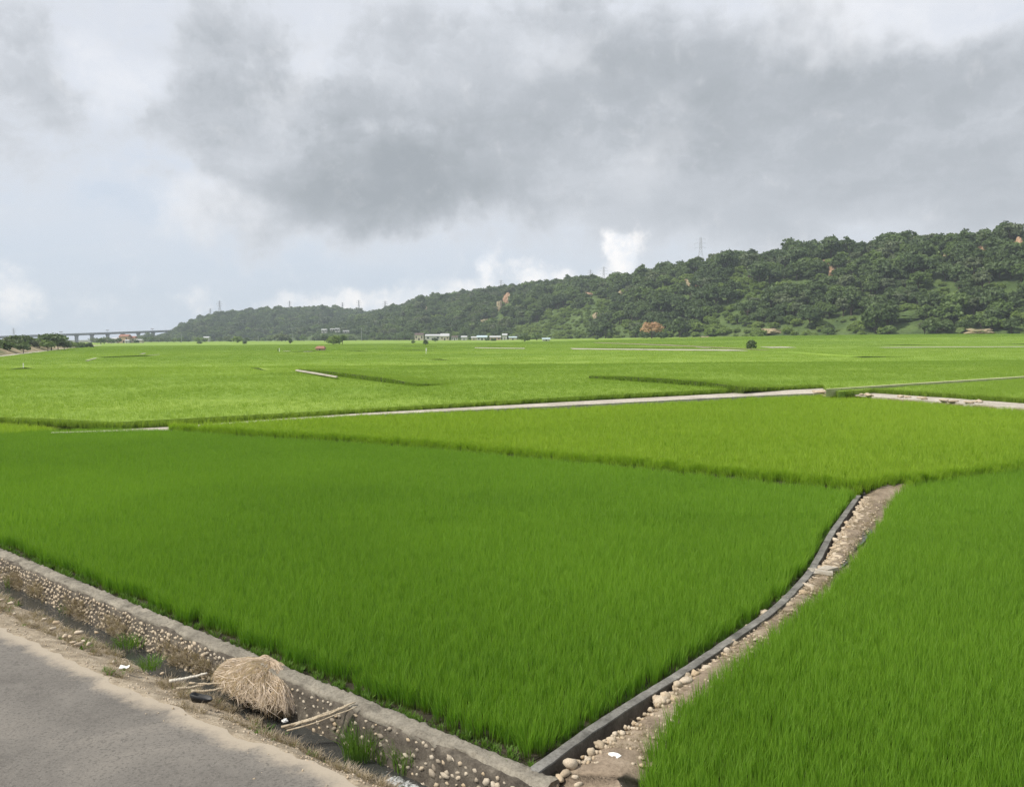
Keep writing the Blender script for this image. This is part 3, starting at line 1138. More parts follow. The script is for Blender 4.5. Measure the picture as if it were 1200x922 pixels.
poly_B_front = [P(*q, ZB) for q in BF]
bound_BC = [P(1062, 566, ZB), P(1130, 557, ZB), P(1200, 548.5, ZB), P(1420, 522, ZB)]
poly_A = [W(17.75, -.22)] + [W(s, -.2 - .05 * math.sin(s * 2)) for s in np.arange(17, S0, -1.0)]
poly_A += [off(P(-420, 531, 0), 0, 0), off(P(-150, 520, 0), 0, 0), off(P(0, 514, 0), 0, 0), off(P(120, 508.5, 0), 0, 0)]
poly_A += [off(p, -.1, -.62) for p in poly_B_front[:-1]]
poly_A += [CHr[i] - right_of(CHr, i) * .13 for i in range(NCH - 6, 3, -4)]
poly_C = [p + right_of(CEr, i * 4) * float(np.interp(p.y, [9, 11.5, 14, 18], [-.12, -.06, .12, .26])) for i, p in enumerate(CEr[::4])] + [off(P(1075, 564, 0), 0, 0)] + [off(p, 0, -.05) for p in bound_BC] + [Vector((30, 6, 0)), Vector((1.4, 6, 0))]
poly_B = poly_B_front + bound_BC + [off(bl[-1], 0, -.4), off(bl[4], 0, -.3), off(bl[3], 0, -.3), off(bl[2], 0, -.3)] + [off(p, 0, -.25) for p in reversed(pl[2:])]

o = slab('paddy_soil', [off(p, 0, 0) for p in poly_A], -.7, -.03, M_MUD); o['kind'] = 'structure'
o = slab('paddy_soil', [off(p, 0, 0) for p in poly_C], -.7, -.025, M_MUD); o['kind'] = 'structure'
soilB = [off(p, 0, -.12) for p in poly_B_front[:-1]] + [off(poly_B_front[-1], 0, 0)] + bound_BC + list(reversed([off(p, 0, .6) for p in bl[2:]])) + list(reversed([off(p, 0, .6) for p in pl[2:]]))
o = slab('paddy_soil', soilB, -.7, ZB - .02, M_MUD); o['kind'] = 'structure'
# earth that fills between wall cap, plots and channel
gapA = [W(18.6, .02)] + [W(S0, .02), off(P(-420, 520, 0), 0, 3), off(P(0, 505, 0), 0, 3)] + [off(p, 0, .3) for p in poly_B_front[:-1]] + [CHr[i] + right_of(CHr, i) * .02 for i in range(NCH - 1, -1, -4)]
o = slab('field_edge', gapA, -.75, -.045, M_MUD); o['kind'] = 'structure'

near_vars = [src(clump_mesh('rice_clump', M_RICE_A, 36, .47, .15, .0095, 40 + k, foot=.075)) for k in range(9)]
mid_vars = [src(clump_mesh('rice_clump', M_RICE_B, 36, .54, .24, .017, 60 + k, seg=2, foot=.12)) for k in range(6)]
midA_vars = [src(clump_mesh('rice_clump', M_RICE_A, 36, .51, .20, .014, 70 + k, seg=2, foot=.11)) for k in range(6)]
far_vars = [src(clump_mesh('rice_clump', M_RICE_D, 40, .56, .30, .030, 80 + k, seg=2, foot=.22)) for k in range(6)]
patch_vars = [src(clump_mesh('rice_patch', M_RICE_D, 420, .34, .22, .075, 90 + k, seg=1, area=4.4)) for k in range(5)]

row_ang = math.atan2(CHr[-1].y - CHr[0].y, CHr[-1].x - CHr[0].x)
ptsA1 = rice_points(poly_A, -.03, .235, .10, row_ang, .13, 0, 24, seed=1)
ptsA2 = rice_points(poly_A, -.03, .235, .15, row_ang, .14, 24, 90, seed=2)
ptsC1 = rice_points(poly_C, -.025, .235, .10, row_ang + .1, .13, 0, 24, seed=3)
ptsC2 = rice_points(poly_C, -.025, .235, .15, row_ang + .1, .14, 24, 90, seed=4)
rice('rice', ptsA1, near_vars, 'deep green rice standing in the near part of the plot behind the cobble wall', 5, hv=.06)
rice('rice', ptsA2, midA_vars, 'deep green rice in the far part of the plot behind the cobble wall', 6, hv=.06)
rice('rice', ptsC1, near_vars, 'deep green rice in the corner plot to the right of the dirt path', 7, hv=.06)
rice('rice', ptsC2, midA_vars, 'rice at the back of the plot to the right of the dirt path', 8, hv=.06)
ptsB = rice_points(poly_B, ZB - .02, .32, .26, row_ang + .05, .25, 20, 120, seed=9)
rice('rice', ptsB, mid_vars, 'bright green rice in the middle plot between the near plots and the pale farm path', 9, hv=.14)

edge = []
rgE = np.random.default_rng(17)
for line, zlo, zhi in ((poly_B_front + bound_BC, .0, ZB),):
    for a, b in zip(line, line[1:]):
        mcount = int((b - a).length / .05)
        for kk in range(mcount):
            q = a.lerp(b, kk / mcount)
            t = rgE.uniform()
            edge.append((q.x + rgE.normal(0, .05), q.y - .34 * t + .1, zhi + (zlo - zhi) * t * t))
edge = np.array(edge)
scatter('rice', edge, np.column_stack([rgE.normal(.12, .15, len(edge)), rgE.normal(0, .12, len(edge)), rgE.uniform(0, 6.28, len(edge))]), np.column_stack([np.full(len(edge), .8), np.full(len(edge), .8), rgE.uniform(.75, 1.1, len(edge))]), mid_vars, 'overhanging front edge of the bright middle rice plot', 'rice')
# small plot at the left frame edge
poly_F = [P(-300, 527, .1), P(0, 513.5, .1), P(58, 509, .1), P(66, 507.5, .1), P(0, 503, .1), P(-300, 512, .1)]
rice('rice', rice_points(poly_F, .1, .3, .25, 0, .25, 10, 120, seed=12), mid_vars, 'narrow strip of rice at the left end of the pale path', 12)
o = slab('paddy_soil', poly_F, -.7, .12, M_MUD); o['kind'] = 'structure'

# plot to the right between the two branches
ZE = .72
poly_E = [off(bu[1], .7, .3), off(bu[2], 0, .3), off(bu[3], 0, .3), off(bu[4], 0, .3), off(bu[5], 0, .3), off(tl[3], 0, -.3), off(tl[2], 0, -.3), off(tl[1], 0, -.3), off(tl[0], .8, -.3)]
fill = [off(bl[0], -1.5, -.2)] + [off(b, 0, -.1) for b in bl[1:]] + [off(tl[3], 0, .4), off(tl[2], 0, .4), off(tl[1], 0, .4), off(tl[0], 0, .6), off(pu[-1], -.6, .8)]
o = slab('field_edge', fill, -.6, ZE - .03, M_DIRT); o['kind'] = 'structure'
o = slab('rice_bed', poly_E, -.6, ZE + .38, M_CANOPY); tag(o, 'wedge of rice between the dirt strip and the thin bund on the right', 'rice', kind='stuff')
edge = []
line = [bu[1] + Vector((.3, .1, 0))] + [b + Vector((0, .08, 0)) for b in bu[2:]]
for a, b in zip(line, line[1:]):
    mcount = int((b - a).length / .07)
    for kk in range(mcount):
        q = a.lerp(b, kk / mcount)
        edge.append((q.x + rgE.normal(0, .06), q.y + abs(rgE.normal(0, .25)), ZE))
edge = np.array(edge)
scatter('rice', edge, np.column_stack([rgE.normal(.05, .12, len(edge)), rgE.normal(0, .1, len(edge)), rgE.uniform(0, 6.28, len(edge))]), np.column_stack([np.full(len(edge), .8), np.full(len(edge), .8), rgE.uniform(.85, 1.1, len(edge))]), far_vars, 'dark front edge of the wedge shaped rice plot on the right', 'rice')
ptsE = rice_points(poly_E, ZE, .34, .28, 0, .25, 30, 260, seed=13)
rice('rice', ptsE, far_vars, 'blades of the wedge shaped rice plot between the two path branches', 13)

# the wide plain
ZD = .72
front_D = [off(p, 0, .35) for p in pu]
far_line = [(2200, 1500), (900, 900), (455, 462), (380, 465), (250, 500), (120, 620), (20, 790), (-60, 980), (-180, 1120), (-420, 1120), (-560, 1150), (-620, 1050), (-640, 900)]
left_edge = [(-400, 640), (-270, 470), (-215, 390), (-165, 285), (-138, 232), (-160, 180), (-110, 100), (-70, 62)]
poly_D = [off(p, 0, .75) for p in pu[1:]] + [off(tu[0], .5, .3), off(tu[1], 0, .3), off(tu[2], 0, .3), off(tu[3], 0, .3)] + [Vector((*q, 0)) for q in far_line + left_edge] + [P(-200, 513, .3) + Vector((0, .7, 0)), P(0, 496.5, .3) + Vector((0, .7, 0)), P(60, 499, .3) + Vector((0, .7, 0))]
o = slab('rice_plain', poly_D, -.6, ZD + .36, M_CANOPY, cuts=45, terrain=True, extra=[(1, 62), (1, 70), (1, 78), (1, 100), (1, 112), (1, 125), (0, -26), (0, -17), (0, -8), (0, 10)])
tag(o, 'wide plain of bright green rice reaching to the foot of the hills', 'rice', kind='stuff')
ptsD = rice_points(poly_D, ZD - .02, .46, .40, 0, .28, 40, 130, terrain=True, seed=14)
rice('rice', ptsD, far_vars, 'yellow green rice of the plain just beyond the pale farm path', 14)
edge = []
rgE = np.random.default_rng(16)
edge_line = [P(-200, 513, .3), P(0, 496.5, .3), P(60, 499, .3)] + [p + Vector((0, .2, 0)) for p in pu[1:]]
for a, b in zip(edge_line, edge_line[1:]):
    mcount = max(2, int((b - a).length / .085))
    for kk in range(mcount):
        q = a.lerp(b, kk / mcount)
        edge.append((q.x + rgE.normal(0, .1), q.y + abs(rgE.normal(0, .45)), q.z - .05))
edge = np.array(edge)
esc = (ZD + .50 + gz(edge[:, 0], edge[:, 1]) - edge[:, 2]) / .54 * rgE.uniform(.85, 1.08, len(edge))
scatter('rice', edge, np.column_stack([rgE.normal(0, .08, len(edge)), rgE.normal(0, .08, len(edge)), rgE.uniform(0, 6.28, len(edge))]), np.column_stack([np.full(len(edge), .8), np.full(len(edge), .8), esc]), far_vars, 'front edge of the rice plain standing along the pale farm path', 'rice')
ptsP = rice_points(poly_D, ZD + .22, 4.0, 4.0, 0, .12, 124, 520, terrain=True, seed=15)
rg = np.random.default_rng(77)
rot = np.column_stack([np.zeros(len(ptsP)), np.zeros(len(ptsP)), rg.uniform(0, 6.28, len(ptsP))])
scatter('rice', ptsP, rot, np.column_stack([np.ones(len(ptsP)), np.ones(len(ptsP)), rg.uniform(.8, 1.15, len(ptsP))]), patch_vars, 'rough tops of the distant rice across the plain', 'rice')


# plots on the plain that stand a little higher than the one in front: their near face is coloured dark, as if shaded
def terrace(front, back, dz, label, track=None, strip=None):
    zt = ZD + .42 + dz
    fr = [P(px, py, zt - dz) for px, py in front]
    bk = [P(px, py, zt - dz) for px, py in back]
    n = len(fr)
    V, F = [], []
    for k in range(n):
        a, b = fr[k], bk[k]
        za, zb = float(gz(a.x, a.y)), float(gz(b.x, b.y))
        e = math.sin(math.pi * (k + .15) / (n - .7)) ** .35
        V += [(a.x, a.y, ZD - .3 + za), (a.x, a.y, zt - dz + dz * e + za), (b.x, b.y, zt - dz - .15 + zb)]
    bed = np.array([(V[3 * k + 1], V[3 * k + 2]) for k in range(n)])
    rgT = np.random.default_rng(5)
    kk = rgT.integers(0, n - 1, 2600)
    uu, vv = rgT.uniform(size=(2600, 1)), rgT.uniform(size=(2600, 1)) ** 1.0
    tp = (bed[kk, 0] * (1 - uu) + bed[kk + 1, 0] * uu) * (1 - vv) + (bed[kk, 1] * (1 - uu) + bed[kk + 1, 1] * uu) * vv
    tp[:, 2] -= .36
    rice('rice', tp, far_vars, label.replace('raised edge', 'rice tops behind the raised edge'), 33)
    for k in range(n - 1):
        i = 3 * k
        F += [(i, i + 3, i + 4, i + 1), (i + 1, i + 4, i + 5, i + 2)]
    o = link('rice_terrace', mesh('rice_terrace', V, F, [M_CANOPY, M_STEM_SHADE], [1, 0] * (n - 1)))
    tag(o, label, 'rice', kind='stuff')
    d = [Vector(V[3 * k + 1]) for k in range(n)]
    pts = []
    rg = np.random.default_rng(int(front[0][0]))
    for a, b in zip(d, d[1:]):
        m = max(2, int((b - a).length / .35))
        for k in range(m):
            q = a.lerp(b, k / m)
            pts.append((q.x + rg.normal(0, .06), q.y + rg.normal(0, .06) + .12, q.z - .50))
    pts = np.array(pts)
    rice('rice', pts, far_vars, label.replace('edge of', 'blades on the edge of') , 31)


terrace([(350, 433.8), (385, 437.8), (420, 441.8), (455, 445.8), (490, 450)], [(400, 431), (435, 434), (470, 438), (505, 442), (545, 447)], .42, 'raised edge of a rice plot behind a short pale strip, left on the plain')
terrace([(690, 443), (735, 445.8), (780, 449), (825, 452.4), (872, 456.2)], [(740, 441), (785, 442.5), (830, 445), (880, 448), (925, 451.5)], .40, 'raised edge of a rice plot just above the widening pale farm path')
zc = ZD + .50
ribbon('farm_path', [P(346, 433.8, zc), P(370, 437.6, zc), P(394, 441.4, zc)], [P(348, 433.0, zc), P(372, 436.7, zc), P(396, 440.9, zc)], M_TRACK, .1, 6, .05)


def far_track(pts, w, mat=M_TRACK, z=ZD + .5):
    L, U = [], []
    for px, py in pts:
        z0 = z
        for _ in range(6):
            q = P(px, py, z0)
            z0 = z + float(gz(q.x, q.y))
        L.append(Vector((q.x, q.y, z0)))
        U.append(Vector((q.x, q.y + w, z + float(gz(q.x, q.y + w)))))
    return ribbon('farm_track', L, U, mat, .08, 8, .2)


far_track([(672, 409.0), (730, 409.6), (790, 410.2), (875, 410.8)], 14)
far_track([(556, 407.6), (580, 408.0), (615, 408.4)], 9)
far_track([(905, 407.4), (932, 407.0)], 12)
far_track([(1040, 407.2), (1120, 406.6), (1210, 406.4)], 5)
far_track([(163, 415.0), (168, 413.8)], 2)
far_track([(172, 416.2), (184, 415.4)], 2)
far_track([(100, 422.6), (111, 419.6)], 1)
far_track([(355, 412), (364, 411.8)], 4)
far_track([(331, 411.4), (338, 411.4)], 3)
far_track([(700, 401.6), (800, 401.0), (900, 400.6)], 22, M_DIRT)
far_track([(822, 400.6), (836, 397.2)], 8)


def dark_bund(pts, h=.24, z=ZD + .36):
    """the lip of a plot a little higher than its neighbour, its shade put into the face colour"""
    V, F = [], []
    n = len(pts)
    for px, py in pts:
        z0 = z
        for _ in range(6):
            q = P(px, py, z0)
            z0 = z + float(gz(q.x, q.y))
        d = q.y * .05
        V += [(q.x, q.y, z0 - .2), (q.x, q.y, z0 + h), (q.x, q.y + d, z + float(gz(q.x, q.y + d)) - .1)]
    for k in range(n - 1):
        i = 3 * k
        F += [(i, i + 3, i + 4, i + 1), (i + 1, i + 4, i + 5, i + 2)]
    V[1] = (V[1][0], V[1][1], V[1][2] - h)
    V[3 * n - 2] = (V[3 * n - 2][0], V[3 * n - 2][1], V[3 * n - 2][2] - h)
    o = link('rice_terrace', mesh('rice_terrace', V, F, [M_CANOPY, M_STEM_SHADE], [1, 0] * (n - 1)))
    tag(o, 'thin dark lips of raised plots across the distant rice', 'rice', kind='stuff')


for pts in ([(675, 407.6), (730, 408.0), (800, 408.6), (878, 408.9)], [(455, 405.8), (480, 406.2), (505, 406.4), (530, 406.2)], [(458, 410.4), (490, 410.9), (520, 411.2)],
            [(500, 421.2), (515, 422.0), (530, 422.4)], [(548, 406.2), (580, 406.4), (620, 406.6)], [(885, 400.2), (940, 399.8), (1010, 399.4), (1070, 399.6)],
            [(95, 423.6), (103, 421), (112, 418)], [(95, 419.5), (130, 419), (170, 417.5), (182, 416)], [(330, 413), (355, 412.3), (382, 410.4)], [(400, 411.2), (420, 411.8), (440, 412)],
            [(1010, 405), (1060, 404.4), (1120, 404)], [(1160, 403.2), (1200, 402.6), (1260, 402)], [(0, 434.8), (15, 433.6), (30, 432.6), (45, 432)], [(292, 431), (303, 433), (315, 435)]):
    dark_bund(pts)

# ================================================================== THE FAR SIDE OF THE PLAIN
def proj(x, y, z):
    q = Vector((x, y, z)) - EYE
    d = q.dot(_f)
    return 600 + FPX * q.dot(_r) / d, 461 - FPX * q.dot(_u) / d


def hill_tables(rows):
    """rows: photo column, skyline row, base depth, ridge depth -> tables over the bearing x/y"""
    u, zb, zr, yb, yr = [], [], [], [], []
    for px, py, b, r, th in rows:
        q = PD(px, py, r)
        k = q.x / q.y
        u.append(k)
        yb.append(b)
        yr.append(r)
        zr.append(q.z - th)
        zb.append(float(gz(k * b, b)) + .1)
    return tuple(np.array(a) for a in (u, yb, yr, zb, zr))


T_NEAR = hill_tables([(330, 399, 1250, 1330, 0), (400, 385, 1120, 1450, 4), (430, 373, 1060, 1580, 5), (445, 369, 1030, 1600, 5), (470, 364, 1000, 1570, 5), (485, 357, 980, 1530, 5), (500, 353.5, 950, 1480, 5), (520, 352, 920, 1430, 5),
                      (545, 349, 890, 1370, 5.5), (580, 343, 850, 1280, 5.5), (620, 338, 800, 1180, 6), (660, 335, 750, 1080, 6), (690, 331, 710, 1010, 6), (715, 334, 680, 960, 6), (745, 327, 650, 910, 6), (775, 320.5, 610, 850, 6.5),
                      (810, 314, 575, 800, 6.5), (850, 306, 545, 760, 6.5), (900, 301, 515, 725, 7), (960, 294, 488, 700, 7), (1020, 290, 465, 670, 7), (1075, 284, 448, 640, 7), (1105, 286, 440, 620, 7), (1150, 273, 428, 585, 9.5),
                      (1200, 268, 415, 550, 9.5), (1300, 258, 395, 520, 7), (1500, 248, 370, 500, 7), (1800, 240, 350, 480, 7)])
T_FAR = hill_tables([(165, 402, 1500, 1700, 0), (185, 401, 1450, 1800, 2), (200, 393, 1420, 1850, 5), (215, 383.5, 1400, 1880, 5), (232, 376.5, 1380, 1900, 5), (250, 371.5, 1370, 1900, 5), (270, 369.5, 1360, 1900, 5), (300, 366.5, 1350, 1900, 5),
                     (335, 364.5, 1350, 1900, 5), (370, 363.5, 1350, 1900, 5), (400, 364.5, 1350, 1900, 5), (425, 368, 1350, 1900, 5), (445, 372, 1350, 1900, 5), (480, 378, 1400, 1900, 5), (520, 388, 1400, 1900, 4)])


def hill_z(x, y, T, detail=True):
    u0, yb0, yr0, zb0, zr0 = T
    x, y = np.asarray(x, float), np.asarray(y, float)
    u = x / y
    yb, yr, zb, zr = (np.interp(u, u0, a) for a in (yb0, yr0, zb0, zr0))
    t = (y - yb) / (yr - yb)
    tc = np.clip(t, 0, 1)
    pr = np.sin(tc * math.pi / 2) ** 1.15
    z = zb + (zr - zb) * pr - np.clip(t - 1, 0, 5) * 22 - np.clip(-t, 0, 1) * 20
    if detail:
        n = np.array([noise.fractal(Vector((a / 55, b / 85, 2.0)), .8, 2.1, 4) for a, b in zip(x.ravel(), y.ravel())]).reshape(x.shape)
        z = z + n * 6.5 * np.clip(tc * 2.2, 0, 1) * (1 - .72 * np.clip(t, 0, 1))
    return z, t


def hill(name, T, us):
    ts = np.concatenate([[-.06], np.linspace(0, 1, 24), [1.06, 1.15, 1.3, 1.6, 2.0]])
    u0, yb0, yr0, _, _ = T
    X, Y = [], []
    for k in us:
        b, r = np.interp(k, u0, yb0), np.interp(k, u0, yr0)
        for t in ts:
            yy = b + (r - b) * t
            Y.append(yy)
            X.append(k * yy)
    Z, _ = hill_z(np.array(X), np.array(Y), T)
    nn = len(ts)
    F = [(i * nn + k, (i + 1) * nn + k, (i + 1) * nn + k + 1, i * nn + k + 1) for i in range(len(us) - 1) for k in range(nn - 1)]
    o = link(name, mesh(name, list(zip(X, Y, Z)), F, M_HILL, smooth=True))
    o['kind'] = 'structure'


hill('hill', T_NEAR, np.linspace(T_NEAR[0][0], T_NEAR[0][-1], 170))
hill('hill', T_FAR, np.linspace(T_FAR[0][0], T_FAR[0][-1], 90))


# ------------------------------------------------------------------ trees
def crown_arrays(seed, h, w, lobes=26, leaves=34, ls=.75, base=.22, lobe_r=.23, flat=.75):
    rg = np.random.default_rng(seed)
    V, F = [], []
    cz = h * (base + (1 - base) * .48)
    rz = h * (1 - base) * .52
    for i in range(lobes):
        th = rg.uniform(0, 2 * math.pi)
        ph = math.acos(rg.uniform(-.55, 1.0))
        k = rg.uniform(.55, .86)
        c = np.array([math.sin(ph) * math.cos(th) * w / 2 * k, math.sin(ph) * math.sin(th) * w / 2 * k, cz + math.cos(ph) * rz * k * 1.02])
        lr = w * lobe_r * rg.uniform(.6, 1.25)
        for j in range(leaves):
            d = rg.normal(size=3)
            d /= np.linalg.norm(d)
            if d[2] < -.35:
                d[2] *= -.6
            p = c + d * lr * rg.uniform(.62, 1.06) * np.array([1, 1, flat])
            nrm = d + rg.normal(0, .55, 3) + np.array([0, 0, .25])
            nrm /= np.linalg.norm(nrm)
            a = np.cross(nrm, rg.normal(size=3))
            a /= np.linalg.norm(a)
            b = np.cross(nrm, a)
            s = ls * rg.uniform(.6, 1.35)
            o = len(V)
            V += [p - a * s - b * s * .55, p + a * s * .8 - b * s * .6, p + a * s + b * s * .6, p - a * s * .7 + b * s * .5]
            F.append((o, o + 1, o + 2, o + 3))
    return V, F


def trunk_mb(h, w, seed, base=.22, lean=0.0):
    rg = random.Random(seed)
    m = MB()
    r = .03 * h
    p0, p1, p2 = Vector((0, 0, -.4)), Vector((lean * .3 + rg.uniform(-.02, .02) * h, rg.uniform(-.02, .02) * h, h * base)), Vector((lean, 0, h * (base + .28)))
    m.path([p0, p1, p2], [r * 1.3, r, r * .7], 6)
    for k in range(5):
        a = 2 * math.pi * k / 5 + rg.uniform(-.4, .4)
        e = p1.lerp(p2, rg.uniform(.1, .8)) + Vector((math.cos(a) * w * .3, math.sin(a) * w * .3, h * rg.uniform(.18, .36)))
        m.path([p1.lerp(p2, rg.uniform(0, .5)), e], [r * .55, r * .18], 4)
    return m


def whole_tree(seed, h, w, matk, **kw):
    """a far tree as one mesh: foliage and trunk"""
    V, F = crown_arrays(seed, h, w, **kw)
    mb = trunk_mb(h, w, seed, kw.get('base', .22))
    o = len(V)
    mi = [0] * len(F) + [1] * len(mb.f)
    return mesh('hill_tree', list(V) + list(mb.v), list(F) + [[i + o for i in q] for q in mb.f], [M_TREE[matk], M_BARK], mi)


def kt(seed, h, w, k, **kw):
    d = dict(lobes=44, leaves=26, lobe_r=.15, ls=.58)
    d.update(kw)
    return (k, whole_tree(seed, h, w, k, **d))


KINDS = [kt(301, 10, 11, 0), kt(302, 12, 9, 0, lobe_r=.17), kt(303, 8.5, 13, 0, lobes=54, lobe_r=.13), kt(304, 10, 10.5, 1), kt(305, 8.5, 11.5, 1, lobes=50, lobe_r=.13), kt(306, 11, 8.5, 2, lobe_r=.18, lobes=34),
         kt(307, 6.0, 10.5, 3, base=.03, lobes=50, lobe_r=.14, ls=.5), kt(308, 5.0, 9.0, 3, base=.03, lobes=44, lobe_r=.14, ls=.45)]
KIND_WORDS = ['dark round crowned tree', 'mid green bushy tree', 'dull grey green tree', 'low bright shrubby tree']

SCARS = [(595, 352, 9, 13, 0), (585, 361, 6, 15, 1), (567, 379, 7, 10, 1), (690, 346, 7, 6, 0), (727, 345, 4, 9, 1), (697, 372, 5, 8, 1), (975, 318, 8, 15, 0), (962, 308, 6, 6, 0), (808, 334, 8, 10, 1), (815, 336, 6, 8, 0),
         (1108, 302, 4, 12, 1), (1152, 293, 11, 11, 0), (1196, 291, 14, 20, 0), (1195, 307, 10, 10, 1), (905, 389, 20, 6, 1), (1148, 389, 24, 7, 1), (500, 362, 6, 6, 1), (1065, 372, 30, 13, 2), (825, 396, 10, 3, 1)]


def hit_hill(px, py, T):
    d = ray(px, py)
    ys = np.arange(380, 1700, 3.0)
    pts = np.array([(EYE + d * (y / d.y))[:] for y in ys])
    z, _ = hill_z(pts[:, 0], pts[:, 1], T)
    k = np.nonzero(z + 2.5 > pts[:, 2])[0]
    return (Vector(pts[k[0]]), ys[k[0]]) if len(k) else (None, None)


scar_hits = []
for px, py, w, h, mk in SCARS:
    c, dep = hit_hill(px, py, T_NEAR)
    if c is not None:
        scar_hits.append((px, py, w, h, mk, c, dep))


def scar_mesh(c, dep, w, h, mk, seed):
    sx, sz = w * dep / FPX * .58, h * dep / FPX * .58
    dirv = Vector((c.x, c.y, 0)).normalized()
    side = Vector((dirv.y, -dirv.x, 0))
    n = 13
    V, F = [], []
    for i in range(n):
        for j in range(n):
            a, b = 2 * i / (n - 1) - 1, 2 * j / (n - 1) - 1
            r = min(1, math.hypot(a, b))
            wob = 1 + .45 * noise.noise(Vector((a * 1.5 + seed, b * 1.5, 0)))
            q = c + side * (a * sx * wob) + Vector((0, 0, b * sz * wob)) + dirv * (b * sz * .55 + r ** 3 * max(5, sx * .8) - 1.5)
            q -= dirv * (1.6 * noise.fractal(Vector((a * 2.2 + seed, b * 4, 3)), .8, 2, 4))
            V.append(q)
    for i in range(n - 1):
        for j in range(n - 1):
            F.append((i * n + j, (i + 1) * n + j, (i + 1) * n + j + 1, i * n + j + 1))
    o = link('bare_bank', mesh('bare_bank', V, F, [M_EARTH, M_TAN, M_HILL][mk]))
    o['kind'] = 'structure'


for k, (px, py, w, h, mk, c, dep) in enumerate(scar_hits):
    scar_mesh(c, dep, w, h, mk, k * 3.1)

# light green brush-covered slopes: only low bright shrubs there (measured on the photo)
CLEAR = [(870, 352, 34, 12, -38), (838, 378, 30, 12, -30), (690, 368, 34, 14, -30), (660, 372, 30, 14, 0), (930, 332, 28, 9, 0), (985, 374, 30, 9, 0), (1060, 366, 22, 12, -35), (1185, 335, 36, 10, -10), (900, 385, 60, 8, 0),
         (640, 385, 50, 9, 0), (1030, 345, 20, 7, 0), (1120, 352, 28, 7, 0), (735, 382, 30, 8, 0), (790, 352, 20, 8, 0)]


def in_clear(px, py):
    for cx, cy, a, b, r in CLEAR:
        c, s = math.cos(R(r)), math.sin(R(r))
        dx, dy = px - cx, py - cy
        p, q = dx * c + dy * s, -dx * s + dy * c
        if (p / a) ** 2 + (q / b) ** 2 < 1:
            return True
    return False


def plant_hill(T, spacing, umin, umax, seed, tmax=1.1, smin=.75, smax=1.2):
    rg = np.random.default_rng(seed)
    u0, yb0, yr0, _, _ = T
    ymax = yr0.max() * 1.1
    out = []
    ys = np.arange(yb0.min() * .97, ymax, spacing * .95)
    X, Y = [], []
    for y in ys:
        xs = np.arange(umin * y, umax * y, spacing)
        X.append(xs + rg.uniform(-.42, .42, len(xs)) * spacing)
        Y.append(np.full(len(xs), y) + rg.uniform(-.42, .42, len(xs)) * spacing)
    X, Y = np.concatenate(X), np.concatenate(Y)
    Z, t = hill_z(X, Y, T)
    ok = (t > -.01) & (t < tmax) & (X / Y > u0[0]) & (X / Y < u0[-1])
    for x, y, z, tt in zip(X[ok], Y[ok], Z[ok], t[ok]):
        px, py = proj(x, y, z + 4)
        cl = in_clear(px, py)
        nz = noise.noise(Vector((x / 38, y / 50, 9)))
        s = rg.uniform(smin, smax) * (1 + .35 * nz) * rg.choice([.5, .7, .85, 1, 1.15, 1.4])
        bad = False
        for sx, sy, w, h, mk, c, dep in scar_hits:
            if abs(px - sx) < w * .6 + 1 and abs(py - sy) < h * .7 + 2 and y < dep + 25:
                bad = True
        if bad:
            continue
        if cl or nz > .34:
            k = rg.choice([6, 7, 7])
            s *= rg.uniform(.45, .8)
        elif tt < .12 and rg.uniform() < .5:
            k = rg.choice([4, 6, 7, 3])
            s *= .8
        else:
            k = rg.choice([0, 0, 1, 2, 2, 3, 4, 5, 5, 6], p=[.14, .14, .12, .12, .1, .1, .09, .08, .06, .05])
        out.append((x, y, z - .5, k, s, rg.uniform(0, 6.28), px, py))
    return out


near_trees = plant_hill(T_NEAR, 7.2, -.25, .78, 21)
far_trees = plant_hill(T_FAR, 11.0, -.45, -.05, 22, smin=.8, smax=1.2)
seen = [t for t in near_trees if -10 < t[6] < 1212]
seen.sort(key=lambda t: math.hypot(t[0], t[1]) / (t[4] * (.6 if t[3] >= 6 else 1)))
single = seen[:285]
ids = set(id(t) for t in single)
keyed = {}
BANDS = [(640, 'left of the grey hut'), (715, 'below the pylon pair'), (800, 'behind the russet tree'), (850, 'below the tallest pylon'), (905, 'behind the field bush'), (960, 'right of the bush'),
         (1010, 'below the tan bare bank'), (1060, 'in the middle right part'), (1110, 'right of the middle'), (1150, 'below the orange banks'), (1180, 'near the right end'), (9999, 'at the right frame edge')]
for x, y, z, k, s, rz, px, py in single:
    o = bpy.data.objects.new('hill_tree', KINDS[k][1])
    COL.objects.link(o)
    o.location = (x, y, z)
    o.rotation_euler = (0, 0, rz)
    o.scale = (s, s, s * (.9 + .2 * ((px * 7.3) % 1)))
    w = KIND_WORDS[KINDS[k][0]]
    tt = float(hill_z(np.array([x]), np.array([y]), T_NEAR, False)[1][0])
    row = next(t for lim, t in ((.05, 'at the slope foot'), (.14, 'low on the near slope'), (.27, 'partway up the near slope'), (.45, 'halfway up the near slope'), (9, 'high on the near slope')) if tt < lim)
    band = next(t for lim, t in BANDS if px < lim)
    key = f'{w} {row} {band}'
    keyed.setdefault(key, []).append((px, o, f'{w}s {row} {band}'))
for key, lst in keyed.items():
    lst.sort(key=lambda q: q[0])
    words = [''] if len(lst) == 1 else (['left ', 'right '] if len(lst) == 2 else (['leftmost ', 'middle ', 'rightmost '] if len(lst) == 3 else [''] * len(lst)))
    for wd, (px, o, grp) in zip(words, lst):
        tag(o, wd + key, 'tree', grp)


def forest(name, lst, label):
    for kk in sorted(set(KINDS[t[3]][0] for t in lst)):
        pass
    groups = [src(k[1]) for k in KINDS]
    # one scatter per shape keeps the chosen kind
    return groups


